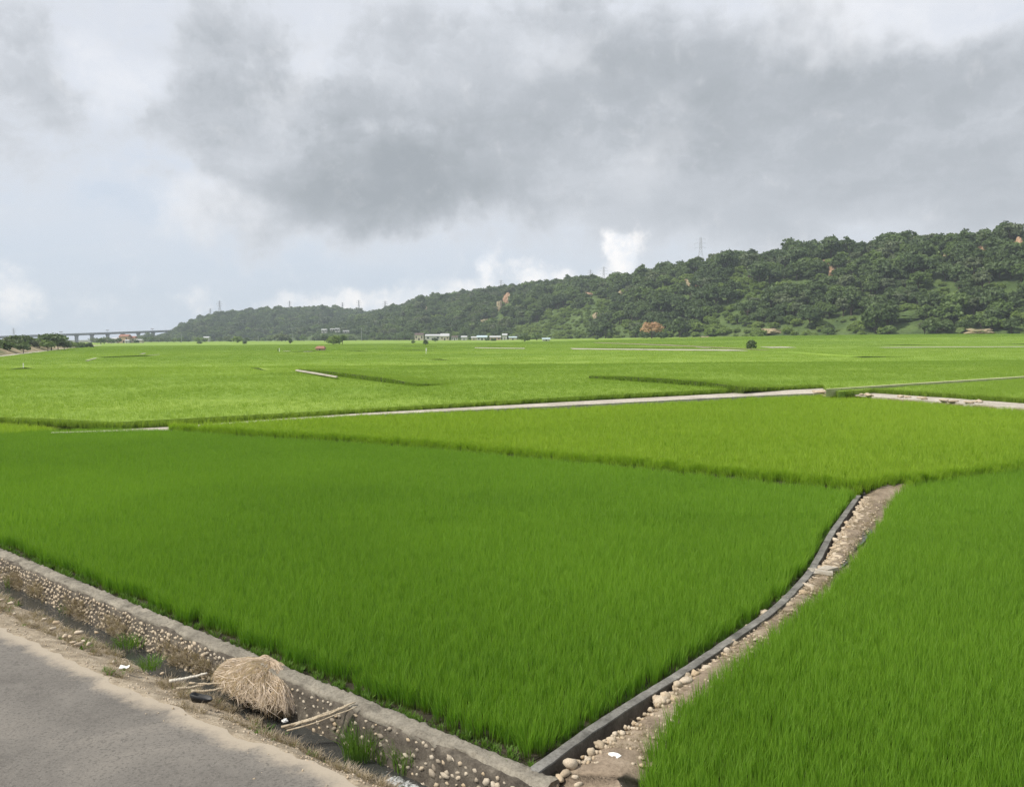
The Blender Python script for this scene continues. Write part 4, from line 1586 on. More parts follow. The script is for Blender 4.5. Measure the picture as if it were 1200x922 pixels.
def forest_stuff(lst, label):
    pts, rot, scl = [], [], []
    weights = {}
    for t in lst:
        weights.setdefault(t[3], []).append(t)
    obs = []
    for k, ts in weights.items():
        obs.append(scatter('forest', np.array([t[:3] for t in ts]), np.array([(0, 0, t[5]) for t in ts]), np.array([(t[4],) * 3 for t in ts]), [src(KINDS[k][1])],
                           label.replace('KIND', KIND_WORDS[KINDS[k][0]] + 's'), 'forest'))
    return obs


forest_stuff([t for t in near_trees if id(t) not in ids], 'KIND covering the upper and farther slopes of the near hills')
forest_stuff(far_trees, 'KIND covering the hazy hill at the far left end of the ridge')


def tree(name, loc, h, w, matk, label, cat='tree', group=None, base=.22, lobes=22, leaves=30, ls=None, seed=None, flat=.75, mat=None, lobe_r=.23):
    seed = seed or int(abs(loc[0] * 7 + loc[1] * 13)) + 5
    root = empty(name, loc, (seed % 63) / 10)
    tag(root, label, cat, group)
    V, F = crown_arrays(seed, h, w, lobes=lobes, leaves=leaves, ls=ls or max(.16, w * .065), base=base, lobe_r=lobe_r, flat=flat)
    link('crown', mesh('crown', V, F, mat or M_TREE[matk]), root)
    trunk_mb(h, w, seed, base).build('trunk', M_BARK, root)
    return root


def far_pos(px, py, z=ZD + .38):
    z0 = z
    for _ in range(8):
        q = P(px, py, z0)
        z0 = z + float(gz(q.x, q.y))
    return Vector((q.x, q.y, z0))


def field_tree(px, py, wpx, hpx, matk, label, name='field_bush', cat='bush', **kw):
    q = far_pos(px, py)
    k = q.y / FPX
    q.z -= .5
    return tree(name, q, hpx * k + .5, wpx * k, matk, label, cat, **kw)


field_tree(880.5, 401.2, 11.5, 10, 0, 'lone dense dark bush standing in the rice in front of the right-hand slope', base=.04, lobes=30, leaves=34)
field_tree(498.5, 404.2, 6.5, 5.5, 0, 'small dark round bush in the rice, middle of three below the white sheds', base=.1)
field_tree(484, 402.2, 4.5, 3, 0, 'tiny dark bush in the rice, left of three below the white sheds', base=.05)
field_tree(510.5, 400.4, 7, 4.5, 0, 'wide dark bush in the rice, right of three below the white sheds', base=.05)
field_tree(340, 402.6, 6, 6, 0, 'small dark bush standing alone left of the little red roofed hut', base=.05)
field_tree(278, 401.6, 11, 7, 3, 'two toned rounded bush near the foot of the hazy hill', base=.05)
field_tree(287, 403, 5.5, 3.2, 0, 'flat dark bush just right of the two toned bush', base=.03)
field_tree(234, 402.8, 6, 2.6, 1, 'low green bush on the rice below the left end of the hazy hill', base=.03)
field_tree(380, 400.5, 8.5, 9.5, 0, 'dark upright tree in the clump behind the little red roofed hut', name='field_tree', cat='tree', base=.08)
field_tree(391, 403.8, 17, 9, 3, 'pale yellow green spreading bush right behind the little hut', base=.05, lobes=26)
field_tree(401, 403.2, 11, 11, 1, 'leaning green tree at the right end of the clump by the hut', name='field_tree', cat='tree', base=.2)
field_tree(330, 400, 18, 8, 2, 'broad grey green tree at the field edge below the hazy hill', name='field_tree', cat='tree', base=.05)
field_tree(549, 396.6, 4, 4, 0, 'tiny dark bush in front of the small white sheds', base=.03)
field_tree(571, 399.2, 4.5, 2.6, 0, 'low dark heap of scrub, left of a pair in the far rice', base=.02)
field_tree(578, 399.4, 6.5, 2.4, 1, 'low brownish scrub, right of a pair in the far rice', base=.02)
field_tree(615, 400.2, 13, 7.5, 0, 'dark spreading tree at the field edge left of the small grey hut', name='field_tree', cat='tree', base=.05)
field_tree(629, 398.8, 12, 9.5, 1, 'green tree directly behind the small grey hut', name='field_tree', cat='tree', base=.05)
field_tree(755, 396.2, 13, 7, 0, 'dark bush under the left side of the russet tree', base=.03)
field_tree(775, 395.6, 14, 7, 0, 'dark bush under the right side of the russet tree', base=.03)
field_tree(699, 397.6, 4, 2.5, 0, 'tiny dark bush on the pale field edge left of the russet tree', base=.03)
q = far_pos(768, 394.5) + Vector((0, 14, -.3))
k = q.y / FPX
tree('russet_tree', q, 20 * k, 27 * k, 0, 'orange brown dry crowned tree at the foot of the slope', base=.16, lobes=34, leaves=34, mat=M_RUSSET, ls=.55, lobe_r=.16)

# the belt of trees where the plain meets the hazy hill
rg0 = random.Random(3)
for i in range(34):
    px = 206 + i * 8.4 + rg0.uniform(-3, 3)
    dep = 985 + rg0.uniform(-30, 90)
    q = PD(px, 400, dep)
    hh = rg0.uniform(3.2, 7.5) * (1.3 if 330 < px < 470 else .9)
    ww = hh * rg0.uniform(1.2, 1.9)
    mk = rg0.choice([0, 1, 2, 0, 3])
    side = 'below the hazy hill' if px < 360 else 'below the hillside buildings'
    tree('belt_tree', (q.x, q.y, .2), hh, ww, mk, f'{KIND_WORDS[mk]} in the far belt {side}', group=f'{KIND_WORDS[mk]}s of the belt {side}', base=.08, lobes=14, leaves=22, ls=.6, seed=700 + i)
for i, (px, hpx, wpx, mk) in enumerate([(468, 10, 16, 0), (480, 12, 14, 0), (487, 8, 12, 2), (512, 6, 9, 1), (527, 6, 10, 1), (560, 5, 8, 3), (574, 6, 8, 1), (586, 6, 8, 1), (605, 7, 10, 2), (612, 8, 9, 1)]):
    q = PD(px, 399, 930 if px < 500 else np.interp(px, [500, 545, 600], [905, 845, 790]))
    tree('belt_tree', (q.x, q.y, .2), hpx * .93, wpx * .93, mk, f'{KIND_WORDS[mk]} among the sheds at the hill foot', group=f'{KIND_WORDS[mk]}s among the sheds', base=.08, lobes=16, leaves=22, ls=.55, seed=760 + i)


# ------------------------------------------------------------------ buildings
def house(name, px, dep, w, d, hw, hr, wall, roof, label, zb=.3, rot=0.0, hip=0.0, windows=2, door=True, cat='house'):
    q = PD(px, 400, dep)
    z = zb if isinstance(zb, float) else zb
    hw += 1.1 if 760 < dep < 1000 else 0
    root = empty(name, (q.x, q.y, z), rot)
    tag(root, label, cat)
    m = MB()
    m.box(-w / 2, -d / 2, 0, w / 2, d / 2, hw)
    m.build('wall', wall, root)
    e = .35
    x0, x1, y0, y1 = -w / 2 - e, w / 2 + e, -d / 2 - e, d / 2 + e
    v = [(x0, y0, hw + .01), (x1, y0, hw + .01), (x1, y1, hw + .01), (x0, y1, hw + .01), (x0 + hip * w, 0, hw + hr), (x1 - hip * w, 0, hw + hr)]
    v += [(a, b, c - .18) for a, b, c in v[:4]]
    MB().add(v, [(0, 1, 5, 4), (2, 3, 4, 5), (3, 0, 4), (1, 2, 5), (6, 9, 8, 7), (0, 6, 7, 1), (1, 7, 8, 2), (2, 8, 9, 3), (3, 9, 6, 0)]).build('roof', roof, root)
    if door:
        MB().box(-w * .08, -d / 2 - .06, .01, w * .08, -d / 2 + .02, min(hw * .78, 3.2)).build('door', M_DARKGLASS, root)
    for k in range(windows):
        cx = -w * .32 + k * w * .64 / max(1, windows - 1)
        if abs(cx) < w * .14:
            continue
        MB().box(cx - w * .07, -d / 2 - .05, hw * .45, cx + w * .07, -d / 2 + .02, hw * .8).build('window', M_DARKGLASS, root)
    return root


house('farmhouse', 491.5, 905, 9, 8, 5.6, 1.8, M_HOUSEC, M_ROOFD, 'cream farmhouse with flat brown roof, leftmost of the sheds at the hill foot', windows=3)
house('farm_shed', 508, 890, 16, 12, 4.4, 1.6, M_HOUSEW, M_ROOFW, 'long white farm shed with pale sheet roof, largest of the hill foot sheds', windows=4)
house('farmhouse', 521.5, 865, 8.5, 8, 4.0, 2.6, M_HOUSEC, M_ROOFW, 'cream gabled house just right of the long white shed', windows=2)
house('farm_shed', 533, 850, 6, 6, 3.0, 1.2, M_HOUSEW, M_ROOFD, 'small white shed with dark roof between cream house and low white hut', windows=2)
house('farm_hut', 544, 835, 5.5, 5, 2.8, 1.3, M_HOUSEW, M_ROOFW, 'small all white gabled hut in the middle of the hill foot row', windows=0)
house('farm_hut', 555.5, 815, 5, 5, 2.3, 1.1, M_HOUSEC, M_ROOFW, 'low cream hut left of the pale blue roofed shed', windows=0)
house('farm_shed', 565, 808, 9.5, 7, 2.7, 1.6, M_HOUSEW, M_ROOFB, 'white shed with pale blue sheet roof at the hill foot', windows=2)
house('farm_shed', 580.5, 790, 10, 7, 2.6, 1.3, M_HOUSEP, M_ROOFW, 'wide brownish shed with pale roof right of the blue roofed one', windows=3)
house('farmhouse', 591.5, 775, 4.2, 5, 4.4, 1.4, M_HOUSEW, M_ROOFW, 'narrow tall white house at the hill foot', windows=0)
house('farm_hut', 601, 765, 7, 5, 2.2, .9, M_HOUSEC, M_ROOFB, 'rightmost low hut of the hill foot row, partly behind trees', windows=0)
q = far_pos(640, 399.6)
house('field_hut', 640, q.y, 4.6, 4, 2.0, .7, M_HOUSEW, M_ROOFB, 'small grey hut with a dark doorway by the field edge trees', zb=q.z - .7, windows=0)
q = far_pos(375, 410.6)
house('field_hut', 375.5, q.y, 2.5, 2.2, 1.05, .75, M_HOUSEP, M_ROOFR, 'little pink walled hut with dark red roof out in the rice', zb=q.z - .35, windows=0, hip=.18)
house('farm_shed', 242.5, 980, 6, 6, 3.4, 1.2, M_HOUSEW, M_ROOFW, 'small white shed among trees at the foot of the hazy hill', windows=2, zb=1.5)
# white buildings on the flank of the far hill
for px, py, w, h, r, lab in ((380.5, 390.2, 6, 6.5, .8, 'small white house with pointed roof, leftmost on the hazy hillside'), (392, 387.6, 9, 3.2, .5, 'long flat white building on the hazy hillside'),
                             (396, 389.5, 5, 7.5, .6, 'tall white block in the middle of the hazy hillside buildings'), (406, 390, 7, 4, .5, 'low white building, rightmost on the hazy hillside')):
    dep = 1100
    q = PD(px, py, dep)
    house('hillside_house', px, dep, w * 1.05, 7, h * .62, r * 1.3, M_HOUSEW, M_ROOFW, lab, zb=q.z, windows=3)
q0 = PD(393, 391, 1100)
Vm = [(q0.x - 26, q0.y - 4, q0.z - 1), (q0.x + 26, q0.y - 4, q0.z - 1), (q0.x + 30, q0.y + 14, q0.z + .1), (q0.x - 30, q0.y + 14, q0.z + .1), (q0.x - 40, q0.y - 40, -.2), (q0.x + 40, q0.y - 40, -.2), (q0.x - 40, q0.y + 60, -.2), (q0.x + 40, q0.y + 60, -.2)]
o = link('hill', mesh('hill', Vm, [(0, 1, 2, 3), (4, 5, 1, 0), (5, 7, 2, 1), (7, 6, 3, 2), (6, 4, 0, 3)], M_HILL))
o['kind'] = 'structure'
for i in range(16):
    px = 370 + i * 2.9
    q = PD(px, 395, 1065 + (i * 37 % 11))
    mk = (0, 1, 0, 2)[i % 4]
    tree('belt_tree', (q.x, q.y, .1), 5.2 + (i * 13 % 5) * .5, 7, mk, f'{KIND_WORDS[mk]} just below the white hillside buildings', group=f'{KIND_WORDS[mk]}s below the hillside buildings', base=.08, lobes=14, leaves=22, ls=.7, seed=820 + i)
# buildings under the viaduct
house('village_house', 147, 900, 9.5, 9, 6.5, 2.2, M_HOUSEO, M_ROOFR, 'orange brown house with red roof under the viaduct', windows=3)
house('village_house', 155, 905, 8, 8, 5, 1.8, M_HOUSEC, M_ROOFR, 'cream house with red roof right beside the orange brown house', windows=2)
house('village_house', 135, 900, 5, 6, 4.2, 1.2, M_HOUSEW, M_ROOFW, 'white house left of the orange brown house under the viaduct', windows=2)
house('village_house', 149.5, 880, 4, 4, 2.2, .9, M_HOUSEW, M_ROOFW, 'low white shed in front of the orange brown house', windows=0)
house('village_house', 128, 880, 4, 4, 2.6, .9, M_HOUSEC, M_ROOFD, 'small cream shed with dark roof near the viaduct trees', windows=0)
house('village_house', 164, 900, 6, 6, 2.6, .9, M_HOUSEC, M_ROOFW, 'long low cream shed, rightmost building under the viaduct', windows=0)
house('farm_hut', 100.5, 515, 3, 2.6, 1.3, .7, M_HOUSEW, M_ROOFW, 'tiny bright white hut in front of the round tree at the bank end', zb=.75, windows=0, door=False)


# ------------------------------------------------------------------ viaduct
def viaduct():
    a, b = PD(-60, 396.6, 1380), PD(216, 386.7, 1790)
    root = empty('viaduct', (a.x, a.y, 0))
    tag(root, 'long grey motorway viaduct on tall piers running to the hazy hill', 'bridge')
    A, B = a - root.location, b - root.location
    d = (B - A)
    dh = Vector((d.x, d.y, 0)).normalized()
    s = Vector((dh.y, -dh.x, 0))

    def beam(w, z0, z1, sh=0.0):
        v = []
        for p in (A, B):
            for q, z in ((-w, z0), (w, z0), (w, z1), (-w, z1)):
                v.append(p + s * (q + sh) + Vector((0, 0, z)))
        return MB().add(v, [(3, 2, 1, 0), (4, 5, 6, 7), (0, 1, 5, 4), (1, 2, 6, 5), (2, 3, 7, 6), (3, 0, 4, 7)])
    beam(9, -1.0, -.05).build('deck', M_BRIDGE, root)
    beam(5, -3.0, -1.02).build('girder', M_BRIDGE, root)
    beam(.25, -.04, 1.0, 8.7).build('parapet', M_BRIDGE, root)
    beam(.25, -.04, 1.0, -8.7).build('parapet', M_BRIDGE, root)
    # piers at the columns measured in the photo
    for px in (-32, -11, 10, 31, 51, 71.5, 89.5, 107.5, 126, 144, 162, 179.5, 196.5):
        lo, hi = 0.0, 1.0
        for _ in range(40):
            t = (lo + hi) / 2
            q = a.lerp(b, t)
            if proj(q.x, q.y, q.z)[0] < px:
                lo = t
            else:
                hi = t
        p = A + d * t
        m = MB()
        v = []
        for z, hw in ((-p.z * 1 - .5 + p.z - p.z, 2.0), (-5.2, 1.9), (-3.02, 3.6)):
            zz = -1.5 if z < -8 else p.z + z
            for sx, sy in ((-1, -1), (1, -1), (1, 1), (-1, 1)):
                v.append(Vector((p.x, p.y, zz)) + s * (sx * hw * 1.4) + dh * (sy * 1.9))
        f = [(0, 1, 5, 4), (1, 2, 6, 5), (2, 3, 7, 6), (3, 0, 4, 7), (4, 5, 9, 8), (5, 6, 10, 9), (6, 7, 11, 10), (7, 4, 8, 11), (8, 9, 10, 11)]
        m.add(v, f).build('pier', M_BRIDGE, root)
    for px, lab in ((71.5, 'left road sign gantry on the viaduct deck'), (126, 'middle road sign gantry on the viaduct deck'), (178.5, 'right road sign gantry on the viaduct deck, nearest the hill')):
        lo, hi = 0.0, 1.0
        for _ in range(40):
            t = (lo + hi) / 2
            q = a.lerp(b, t)
            if proj(q.x, q.y, q.z)[0] < px:
                lo = t
            else:
                hi = t
        q = a.lerp(b, t)
        gr = empty('sign_gantry', (q.x, q.y, q.z))
        tag(gr, lab, 'gantry', 'sign gantries on the viaduct')
        MB().bar((0, 0, -.05), (0, 0, 5.5), .35, .3, 6).build('post', M_STEEL, gr)
        MB().box(-3.2, -.2, 3.7, 3.2, .2, 5.6).build('sign_board', M_STEEL, gr)


viaduct()


# ------------------------------------------------------------------ pylons and poles
def pylon(px, ytop, ybase, dep, label, thick=.12):
    top, base = PD(px, ytop, dep), PD(px, ybase, dep)
    h = top.z - base.z
    root = empty('pylon', base)
    tag(root, label, 'pylon', 'transmission pylons along the ridge')
    k = max(.1, thick * dep / 1000)
    wb, wt = h * .115, h * .022

    def half(z):
        t = z / h
        return wb + (wt * 1.6 - wb) * (t / .62) if t < .62 else wt * 1.6 + (wt - wt * 1.6) * (t - .62) / .38
    for sx, sy in ((-1, -1), (1, -1), (1, 1), (-1, 1)):
        m = MB()
        zs = [-3, 0, h * .62, h]
        pts = [(sx * half(max(z, 0)), sy * half(max(z, 0)), z) for z in zs]
        m.path([Vector(p) for p in pts], [k] * 4, 4)
        m.build('leg', M_STEEL, root)
    m = MB()
    zs = [0]
    while zs[-1] < h * .95:
        zs.append(zs[-1] + max(1.6, half(zs[-1]) * 2.1))
    for a, b in zip(zs, zs[1:]):
        b = min(b, h)
        for sy in (-1, 1):
            m.bar((-half(a), sy * half(a), a), (half(b), sy * half(b), b), k * .55)
            m.bar((half(a), sy * half(a), a), (-half(b), sy * half(b), b), k * .55)
            m.bar((sy * half(a), -half(a), a), (sy * half(b), half(b), b), k * .55)
    m.build('lattice', M_STEEL, root)
    for t, w in ((.66, .17), (.79, .2), (.92, .15)):
        m = MB()
        for s in (-1, 1):
            m.bar((0, 0, h * t), (s * h * w, 0, h * t), k * .8, k * .5)
            m.bar((0, 0, h * (t + .05)), (s * h * w, 0, h * t), k * .55)
            m.bar((s * h * w, 0, h * t), (s * h * w, 0, h * t - h * .045), k * .5)
        m.build('cross_arm', M_STEEL, root)
    return root


pylon(257.7, 352.5, 370.5, 1830, 'tall lattice pylon near the left end of the hazy hill')
pylon(246.5, 361.5, 371, 2150, 'small faint pylon left of the tall one on the hazy hill')
pylon(339.5, 352.5, 365, 1830, 'tall lattice pylon on the middle of the hazy hill')
pylon(322.5, 360.5, 367, 2150, 'small faint pylon left of the middle pylon on the hazy hill')
pylon(362.5, 358, 366, 2150, 'small faint pylon right of the middle pylon on the hazy hill')
pylon(401.5, 354.5, 366, 2000, 'thin pylon left of the pair before the valley')
pylon(420.7, 351.5, 368, 1830, 'tall pylon at the right end of the hazy hill')
pylon(451.5, 352.5, 371, 1700, 'pylon rising from the dip between the two hills')
pylon(587.2, 328, 346, 1300, 'pylon above the orange bare banks of the near hill')
pylon(692, 316, 335, 1090, 'left pylon of the two in front of the tall white cloud')
pylon(707.5, 312.5, 337, 1040, 'right pylon of the two in front of the tall white cloud')
pylon(821, 277.5, 315, 840, 'tallest pylon, alone on the ridge of the near hill', .09)
pylon(16.5, 384.5, 400, 2300, 'faint pylon beyond the left end of the viaduct')


def pole(name, px, ytop, dep, label, r=.16, mat=None, zb=0.0, arm=True, group='utility poles along the far field edge'):
    q = PD(px, ytop, dep)
    root = empty(name, (q.x, q.y, zb))
    tag(root, label, 'pole', group)
    MB().bar((0, 0, -.3), (0, 0, q.z - zb), r, r * .7, 6).build('shaft', mat or M_BRIDGE, root)
    if arm:
        MB().box(-1.0, -.08, q.z - zb - .9, 1.0, .08, q.z - zb - .75).build('cross_arm', mat or M_BRIDGE, root)
    return root


for px, yt, lab in ((212.5, 391, 'grey utility pole at the left foot of the hazy hill'), (272.5, 394.5, 'pale utility pole behind the two toned bush'), (302.5, 393.5, 'utility pole between the two toned bush and the grey green tree'),
                    (343, 390.5, 'tall utility pole behind the grey green tree'), (364.5, 392, 'utility pole left of the hillside buildings'), (536, 391.5, 'utility pole among the small sheds'), (423.5, 383.5, 'tall pole right of the white hillside buildings')):
    pole('utility_pole', px, yt, 940, lab, r=.3)


# ------------------------------------------------------------------ markers in the rice
def marker(px, ytop, ybase, label, wpx=1.4, mat=None, cap=None):
    q = far_pos(px, ybase)
    h = (ybase - ytop) * q.y / FPX
    r = wpx * q.y / FPX / 2 * .65
    root = empty('marker_post', (q.x, q.y, q.z - .6))
    tag(root, label, 'post')
    MB().bar((0, 0, 0), (0, 0, h + .6), r, r * .9, 8).build('shaft', mat or M_WHITE, root)
    MB().bar((0, 0, h + .602), (0, 0, h + .66), r * 1.25, r * .8, 8).build('cap', cap or mat or M_WHITE, root)


marker(27.5, 426, 431.4, 'short white marker post in the rice near the left frame edge', 1.6)
marker(327.5, 408.2, 412.2, 'white marker post with dark twin left of the little hut', 1.2)
marker(325.8, 408.6, 412, 'dark marker post right against the white one left of the hut', 1.0, M_BLACK)
marker(499.5, 408.2, 412, 'white marker below the middle dark bush in the rice', 1.8)
marker(499.3, 412.8, 414.6, 'low white stub in front of the white marker below the dark bush', 1.0)


# ------------------------------------------------------------------ left embankment with trees
EB = [(-150, 445, 1.1), (-60, 427, 1.1), (0, 418.2, 1.1), (40, 413.3, 1.1), (64, 410.4, 1.1), (90, 407.4, 1.1), (120, 404.4, 1.1)]
eb = [P(*q) for q in EB]
ribbon('farm_path', eb, [p + Vector((-3.4, 2.2, .1)) for p in eb], M_TRACK, .6, 6, .05)
rows = []
for i in range(len(eb) - 1):
    for k in range(8):
        p = eb[i].lerp(eb[i + 1], k / 8)
        taper = 1 if i < 4 else 1 - .6 * (i - 4 + k / 8) / 2
        row = []
        for n, z in ((3.0, .12), (5.0, .7), (8.5, 1.7), (11, 2.3), (15, 2.5), (40, 2.3), (44, -.5)):
            a = p + Vector((-n, n * .5, z * taper))
            a.z += .25 * noise.fractal(Vector((a.x * .3, a.y * .3, 0)), .8, 2, 3) * (n > 4)
            row.append(a)
        rows.append(row)
o = link('embankment', strip_mesh('embankment', rows, M_TAN))
o['kind'] = 'structure'
BANK = [(-14, 300, 6.4, 8, 0), (2, 265, 5.2, 6.5, 0), (6, 285, 5.5, 6, 2), (22, 330, 7.6, 8.5, 0), (27, 272, 4.0, 4.4, 0), (33, 345, 6.5, 6, 2), (41, 370, 6.6, 7, 0), (50, 360, 6.0, 6.5, 1), (60, 345, 8.4, 9.5, 0),
        (56, 315, 5.0, 5, 1), (68, 360, 6.5, 6.5, 0), (75, 350, 4.2, 4.6, 0), (82, 430, 4.4, 5.2, 3), (89, 440, 4.0, 7, 1), (96, 450, 3.9, 4.5, 0), (104, 452, 3.8, 4.5, 0), (79, 420, 6.0, 4.5, 2), (12, 320, 6.0, 6.0, 0), (46, 335, 5.2, 5, 2)]
where = ['at the left frame edge', 'second from the left frame edge', 'behind the first gap of bare bank', 'tallest over the first bare bank', 'leaning over the pale path', 'between the two bare banks', 'in the middle of the row', 'in the middle of the row',
         'largest, with a flat crown over the path', 'low in front of the large flat crowned tree', 'right beside the large flat crowned tree', 'at the end of the pale path', 'yellowish, beyond the end of the bank', 'round and broad, beyond the bank',
         'dark, in the pair beyond the bank', 'rightmost of the row beyond the bank', 'behind the round broad tree', 'behind the tallest one over the bare bank', 'half hidden in the middle of the row']
for (px, dep, h, w, mk), wh in zip(BANK, where):
    q = PD(px, 405, dep)
    e = min(eb, key=lambda p: abs(p.y - dep))
    zb = 1.5 if dep < 400 else .5
    h *= .74
    tree('bank_tree', (q.x, q.y, zb), h, w, mk, f'bushy tree on the left bank {wh}', group='trees on the left bank', base=.22 if h > 5 else .1, lobes=24, leaves=34, flat=.6, seed=int(900 + px + dep))
for i, (px, dep, h, w, mk) in enumerate([(118, 700, 6.5, 6.5, 0), (122, 720, 6, 5, 2), (131, 820, 5, 7, 1), (139, 880, 6, 6, 0), (114, 900, 5, 9, 2), (145, 930, 8, 12, 2), (160, 880, 4, 5, 1), (168, 950, 7, 9, 0), (177, 1000, 7, 12, 0), (186, 1000, 6, 12, 2), (110, 1000, 6.5, 12, 2), (125, 1000, 8, 14, 2), (152, 1000, 8, 12, 2), (196, 1020, 6, 12, 0)]):
    q = PD(px, 400, dep)
    w8 = ['in front of the first village shed', 'right beside the dark tree by the first shed', 'before the white house', 'between the white and the orange house', 'far behind the first shed', 'behind the orange brown house', 'right of the cream house', 'right of the last shed',
          'under the right gantry', 'at the left tip of the hazy hill', 'under the left part of the viaduct', 'under the middle gantry', 'behind the cream house', 'where the viaduct meets the hill'][i]
    tree('village_tree', (q.x, q.y, .2), h, w, mk, f'tree near the viaduct, {w8}', group='trees near the viaduct', base=.1, lobes=16, leaves=24, ls=.5, seed=1000 + i)

# ================================================================== FOREGROUND THINGS
def wall_rot():
    return math.atan2(WT.y, WT.x)


def boulder(px, py, wpx, hpx, z, mat, label, name='boulder', seed=1, rz=0.0, group=None, sub=2, cat='stone', me=None, sink=.25):
    q = P(px, py, z)
    dist = (q - EYE).length
    a, b = wpx * dist / FPX / 2 * .92, hpx * dist / FPX / 2
    o = bpy.data.objects.new(name, me or stone_mesh(name, seed, mat, sub, (1, .85, .8), .34))
    COL.objects.link(o)
    o.location = (q.x, q.y, z + b * (1 - sink) * .8)
    o.rotation_euler = (0, 0, rz)
    o.scale = (a, max(a * .6, b), b)
    tag(o, label, cat, group)
    return o


near_stones = [
    (668.5, 900, 17, 16, 'big tan boulder against the near end of the channel wall'), (662, 909, 19, 9, 'long flat tan stone just below the big boulder'), (656, 915, 17, 9, 'second long flat stone, lower than the first, at the wall end'),
    (649, 921, 13, 9, 'rounded stone at the very end of the cobble wall by the frame edge'), (689, 893, 10, 8, 'small tan stone right of the big boulder'), (693, 884, 10, 11, 'upright round stone at the foot of the channel wall'),
    (703, 876, 17, 11, 'broad pale boulder left of the crumpled white bag'), (716, 870, 13, 10, 'round buff stone above the crumpled white bag'), (721, 862, 9, 7, 'small buff stone touching a rounder one on the channel edge'), (729, 861, 11, 7, 'flat buff stone, upper of two above the bag'),
    (674, 912, 9, 6, 'small flat stone in the dirt below the big boulder'), (678, 921, 12, 7, 'pale stone at the bottom frame edge on the dirt path')]
for i, (px, py, w, h, lab) in enumerate(near_stones):
    boulder(px, py, w, h, 0.0, M_STONE, lab, seed=40 + i, rz=i * .9)
boulder(780, 820, 13, 14, 0, M_STONE, 'large whitish boulder standing on the channel edge', seed=61)
boulder(794, 806, 13, 12, 0, M_STONE, 'whitish boulder behind the large one on the channel edge', seed=62, rz=.7)
boulder(968, 666, 9, 6, 0.03, M_STONE, 'flat round white stone beside the broken concrete pieces', seed=63)
svar = [stone_mesh('edge_stone', 70 + k, M_STONE, 2, (1, .8, .7), .5) for k in range(6)]
rg1 = random.Random(9)
acc = 0.0
for i in range(1, NCH):
    acc += (STr[i] - STr[i - 1]).length
    p = STr[i]
    if p.y < 12.3:
        continue
    dens = .20 if p.y < 17 else .17
    while acc > dens:
        acc -= dens * rg1.uniform(.7, 1.5)
        r = right_of(STr, i)
        q = p + r * rg1.uniform(-.04, .16 if p.y < 18 else .3)
        s = rg1.uniform(.04, .12)
        o = bpy.data.objects.new('edge_stone', svar[rg1.randrange(6)])
        COL.objects.link(o)
        o.location = (q.x, q.y, s * .3)
        o.rotation_euler = (rg1.uniform(-.3, .3), rg1.uniform(-.3, .3), rg1.uniform(0, 6))
        o.scale = (s * rg1.uniform(.9, 1.5), s, s * .8)
        part = 'the straight near half' if p.y < 16 else ('the bend' if p.y < 20 else 'the far end')
        tag(o, f'buff river stone in the row edging {part} of the channel', 'stone', f'stones edging {part} of the channel')
# loose stones among the dirt
for i in range(26):
    k = rg1.randrange(30, NCH - 4)
    q = STr[k].lerp(min(CEr, key=lambda p: (p - STr[k]).length), rg1.uniform(.15, .8))
    s = rg1.uniform(.025, .05)
    o = bpy.data.objects.new('loose_stone', svar[rg1.randrange(6)])
    COL.objects.link(o)
    o.location = (q.x, q.y, .05)
    o.rotation_euler = (0, 0, rg1.uniform(0, 6))
    o.scale = (s * 1.3, s, s * .7)
    tag(o, 'little loose stone lying on the dirt path', 'stone', 'loose stones on the dirt path')
# stones along the right-hand dirt branch
for i in range(44):
    t = rg1.uniform(.02, .72)
    n = len(bl) - 1
    k = min(int(t * n), n - 1)
    a = bl[k].lerp(bl[k + 1], t * n - k)
    b = bu[k].lerp(bu[k + 1], t * n - k)
    q = a.lerp(b, rg1.uniform(.0, .5))
    s = rg1.uniform(.12, .26)
    o = bpy.data.objects.new('path_stone', svar[rg1.randrange(6)])
    COL.objects.link(o)
    o.location = (q.x, q.y, q.z + s * .3)
    o.rotation_euler = (0, 0, rg1.uniform(0, 6))
    o.scale = (s * 1.4, s, s * .7)
    tag(o, 'pale stone scattered along the dirt strip under the right-hand rice wedge', 'stone', 'stones along the right dirt strip')
# broken concrete
for i, (px, py, w, h, rz, lab) in enumerate([(959, 671, .30, .16, .4, 'grey broken slab, left piece beside the channel bend'), (965, 672, .24, .18, 1.3, 'pale broken slab, middle piece beside the channel bend'), (970, 670, .18, .14, 2.2, 'small broken slab, right piece beside the channel bend')]):
    q = P(px, py, .03)
    m = MB()
    m.add([(-w, -h, 0), (w * .8, -h * 1.1, 0), (w, h * .7, 0), (-w * .6, h, 0), (-w, -h, .07), (w * .8, -h * 1.1, .08), (w, h * .7, .06), (-w * .6, h, .07)], [(3, 2, 1, 0), (4, 5, 6, 7), (0, 1, 5, 4), (1, 2, 6, 5), (2, 3, 7, 6), (3, 0, 4, 7)])
    o = m.build('concrete_piece', M_TRACK, None, (q.x, q.y, .02 + .02 * i))
    o.rotation_euler = (.15 - .1 * i, .1, rz)
    tag(o, lab, 'rubble')
# stones on the verge
for i, (px, py, w) in enumerate([(66, 731, 9), (62, 738, 8), (76, 747, 9), (82, 747, 7), (92, 743, 10), (93, 757, 11), (104, 756, 9), (66, 757, 7), (13, 708, 7), (2, 704, 6), (17, 720, 5), (113, 742, 6), (52, 726, 5), (190, 790, 6), (133, 776, 5), (98, 752, 6), (86, 754, 7)]):
    z = -.14
    boulder(px, py, w, w * .62, z, M_STONE, 'pale fieldstone half sunk in the bank between road and ditch', name='verge_stone', seed=90 + i, rz=i * .8, sub=1, group='fieldstones in the roadside bank', me=svar[i % 6], sink=.2)


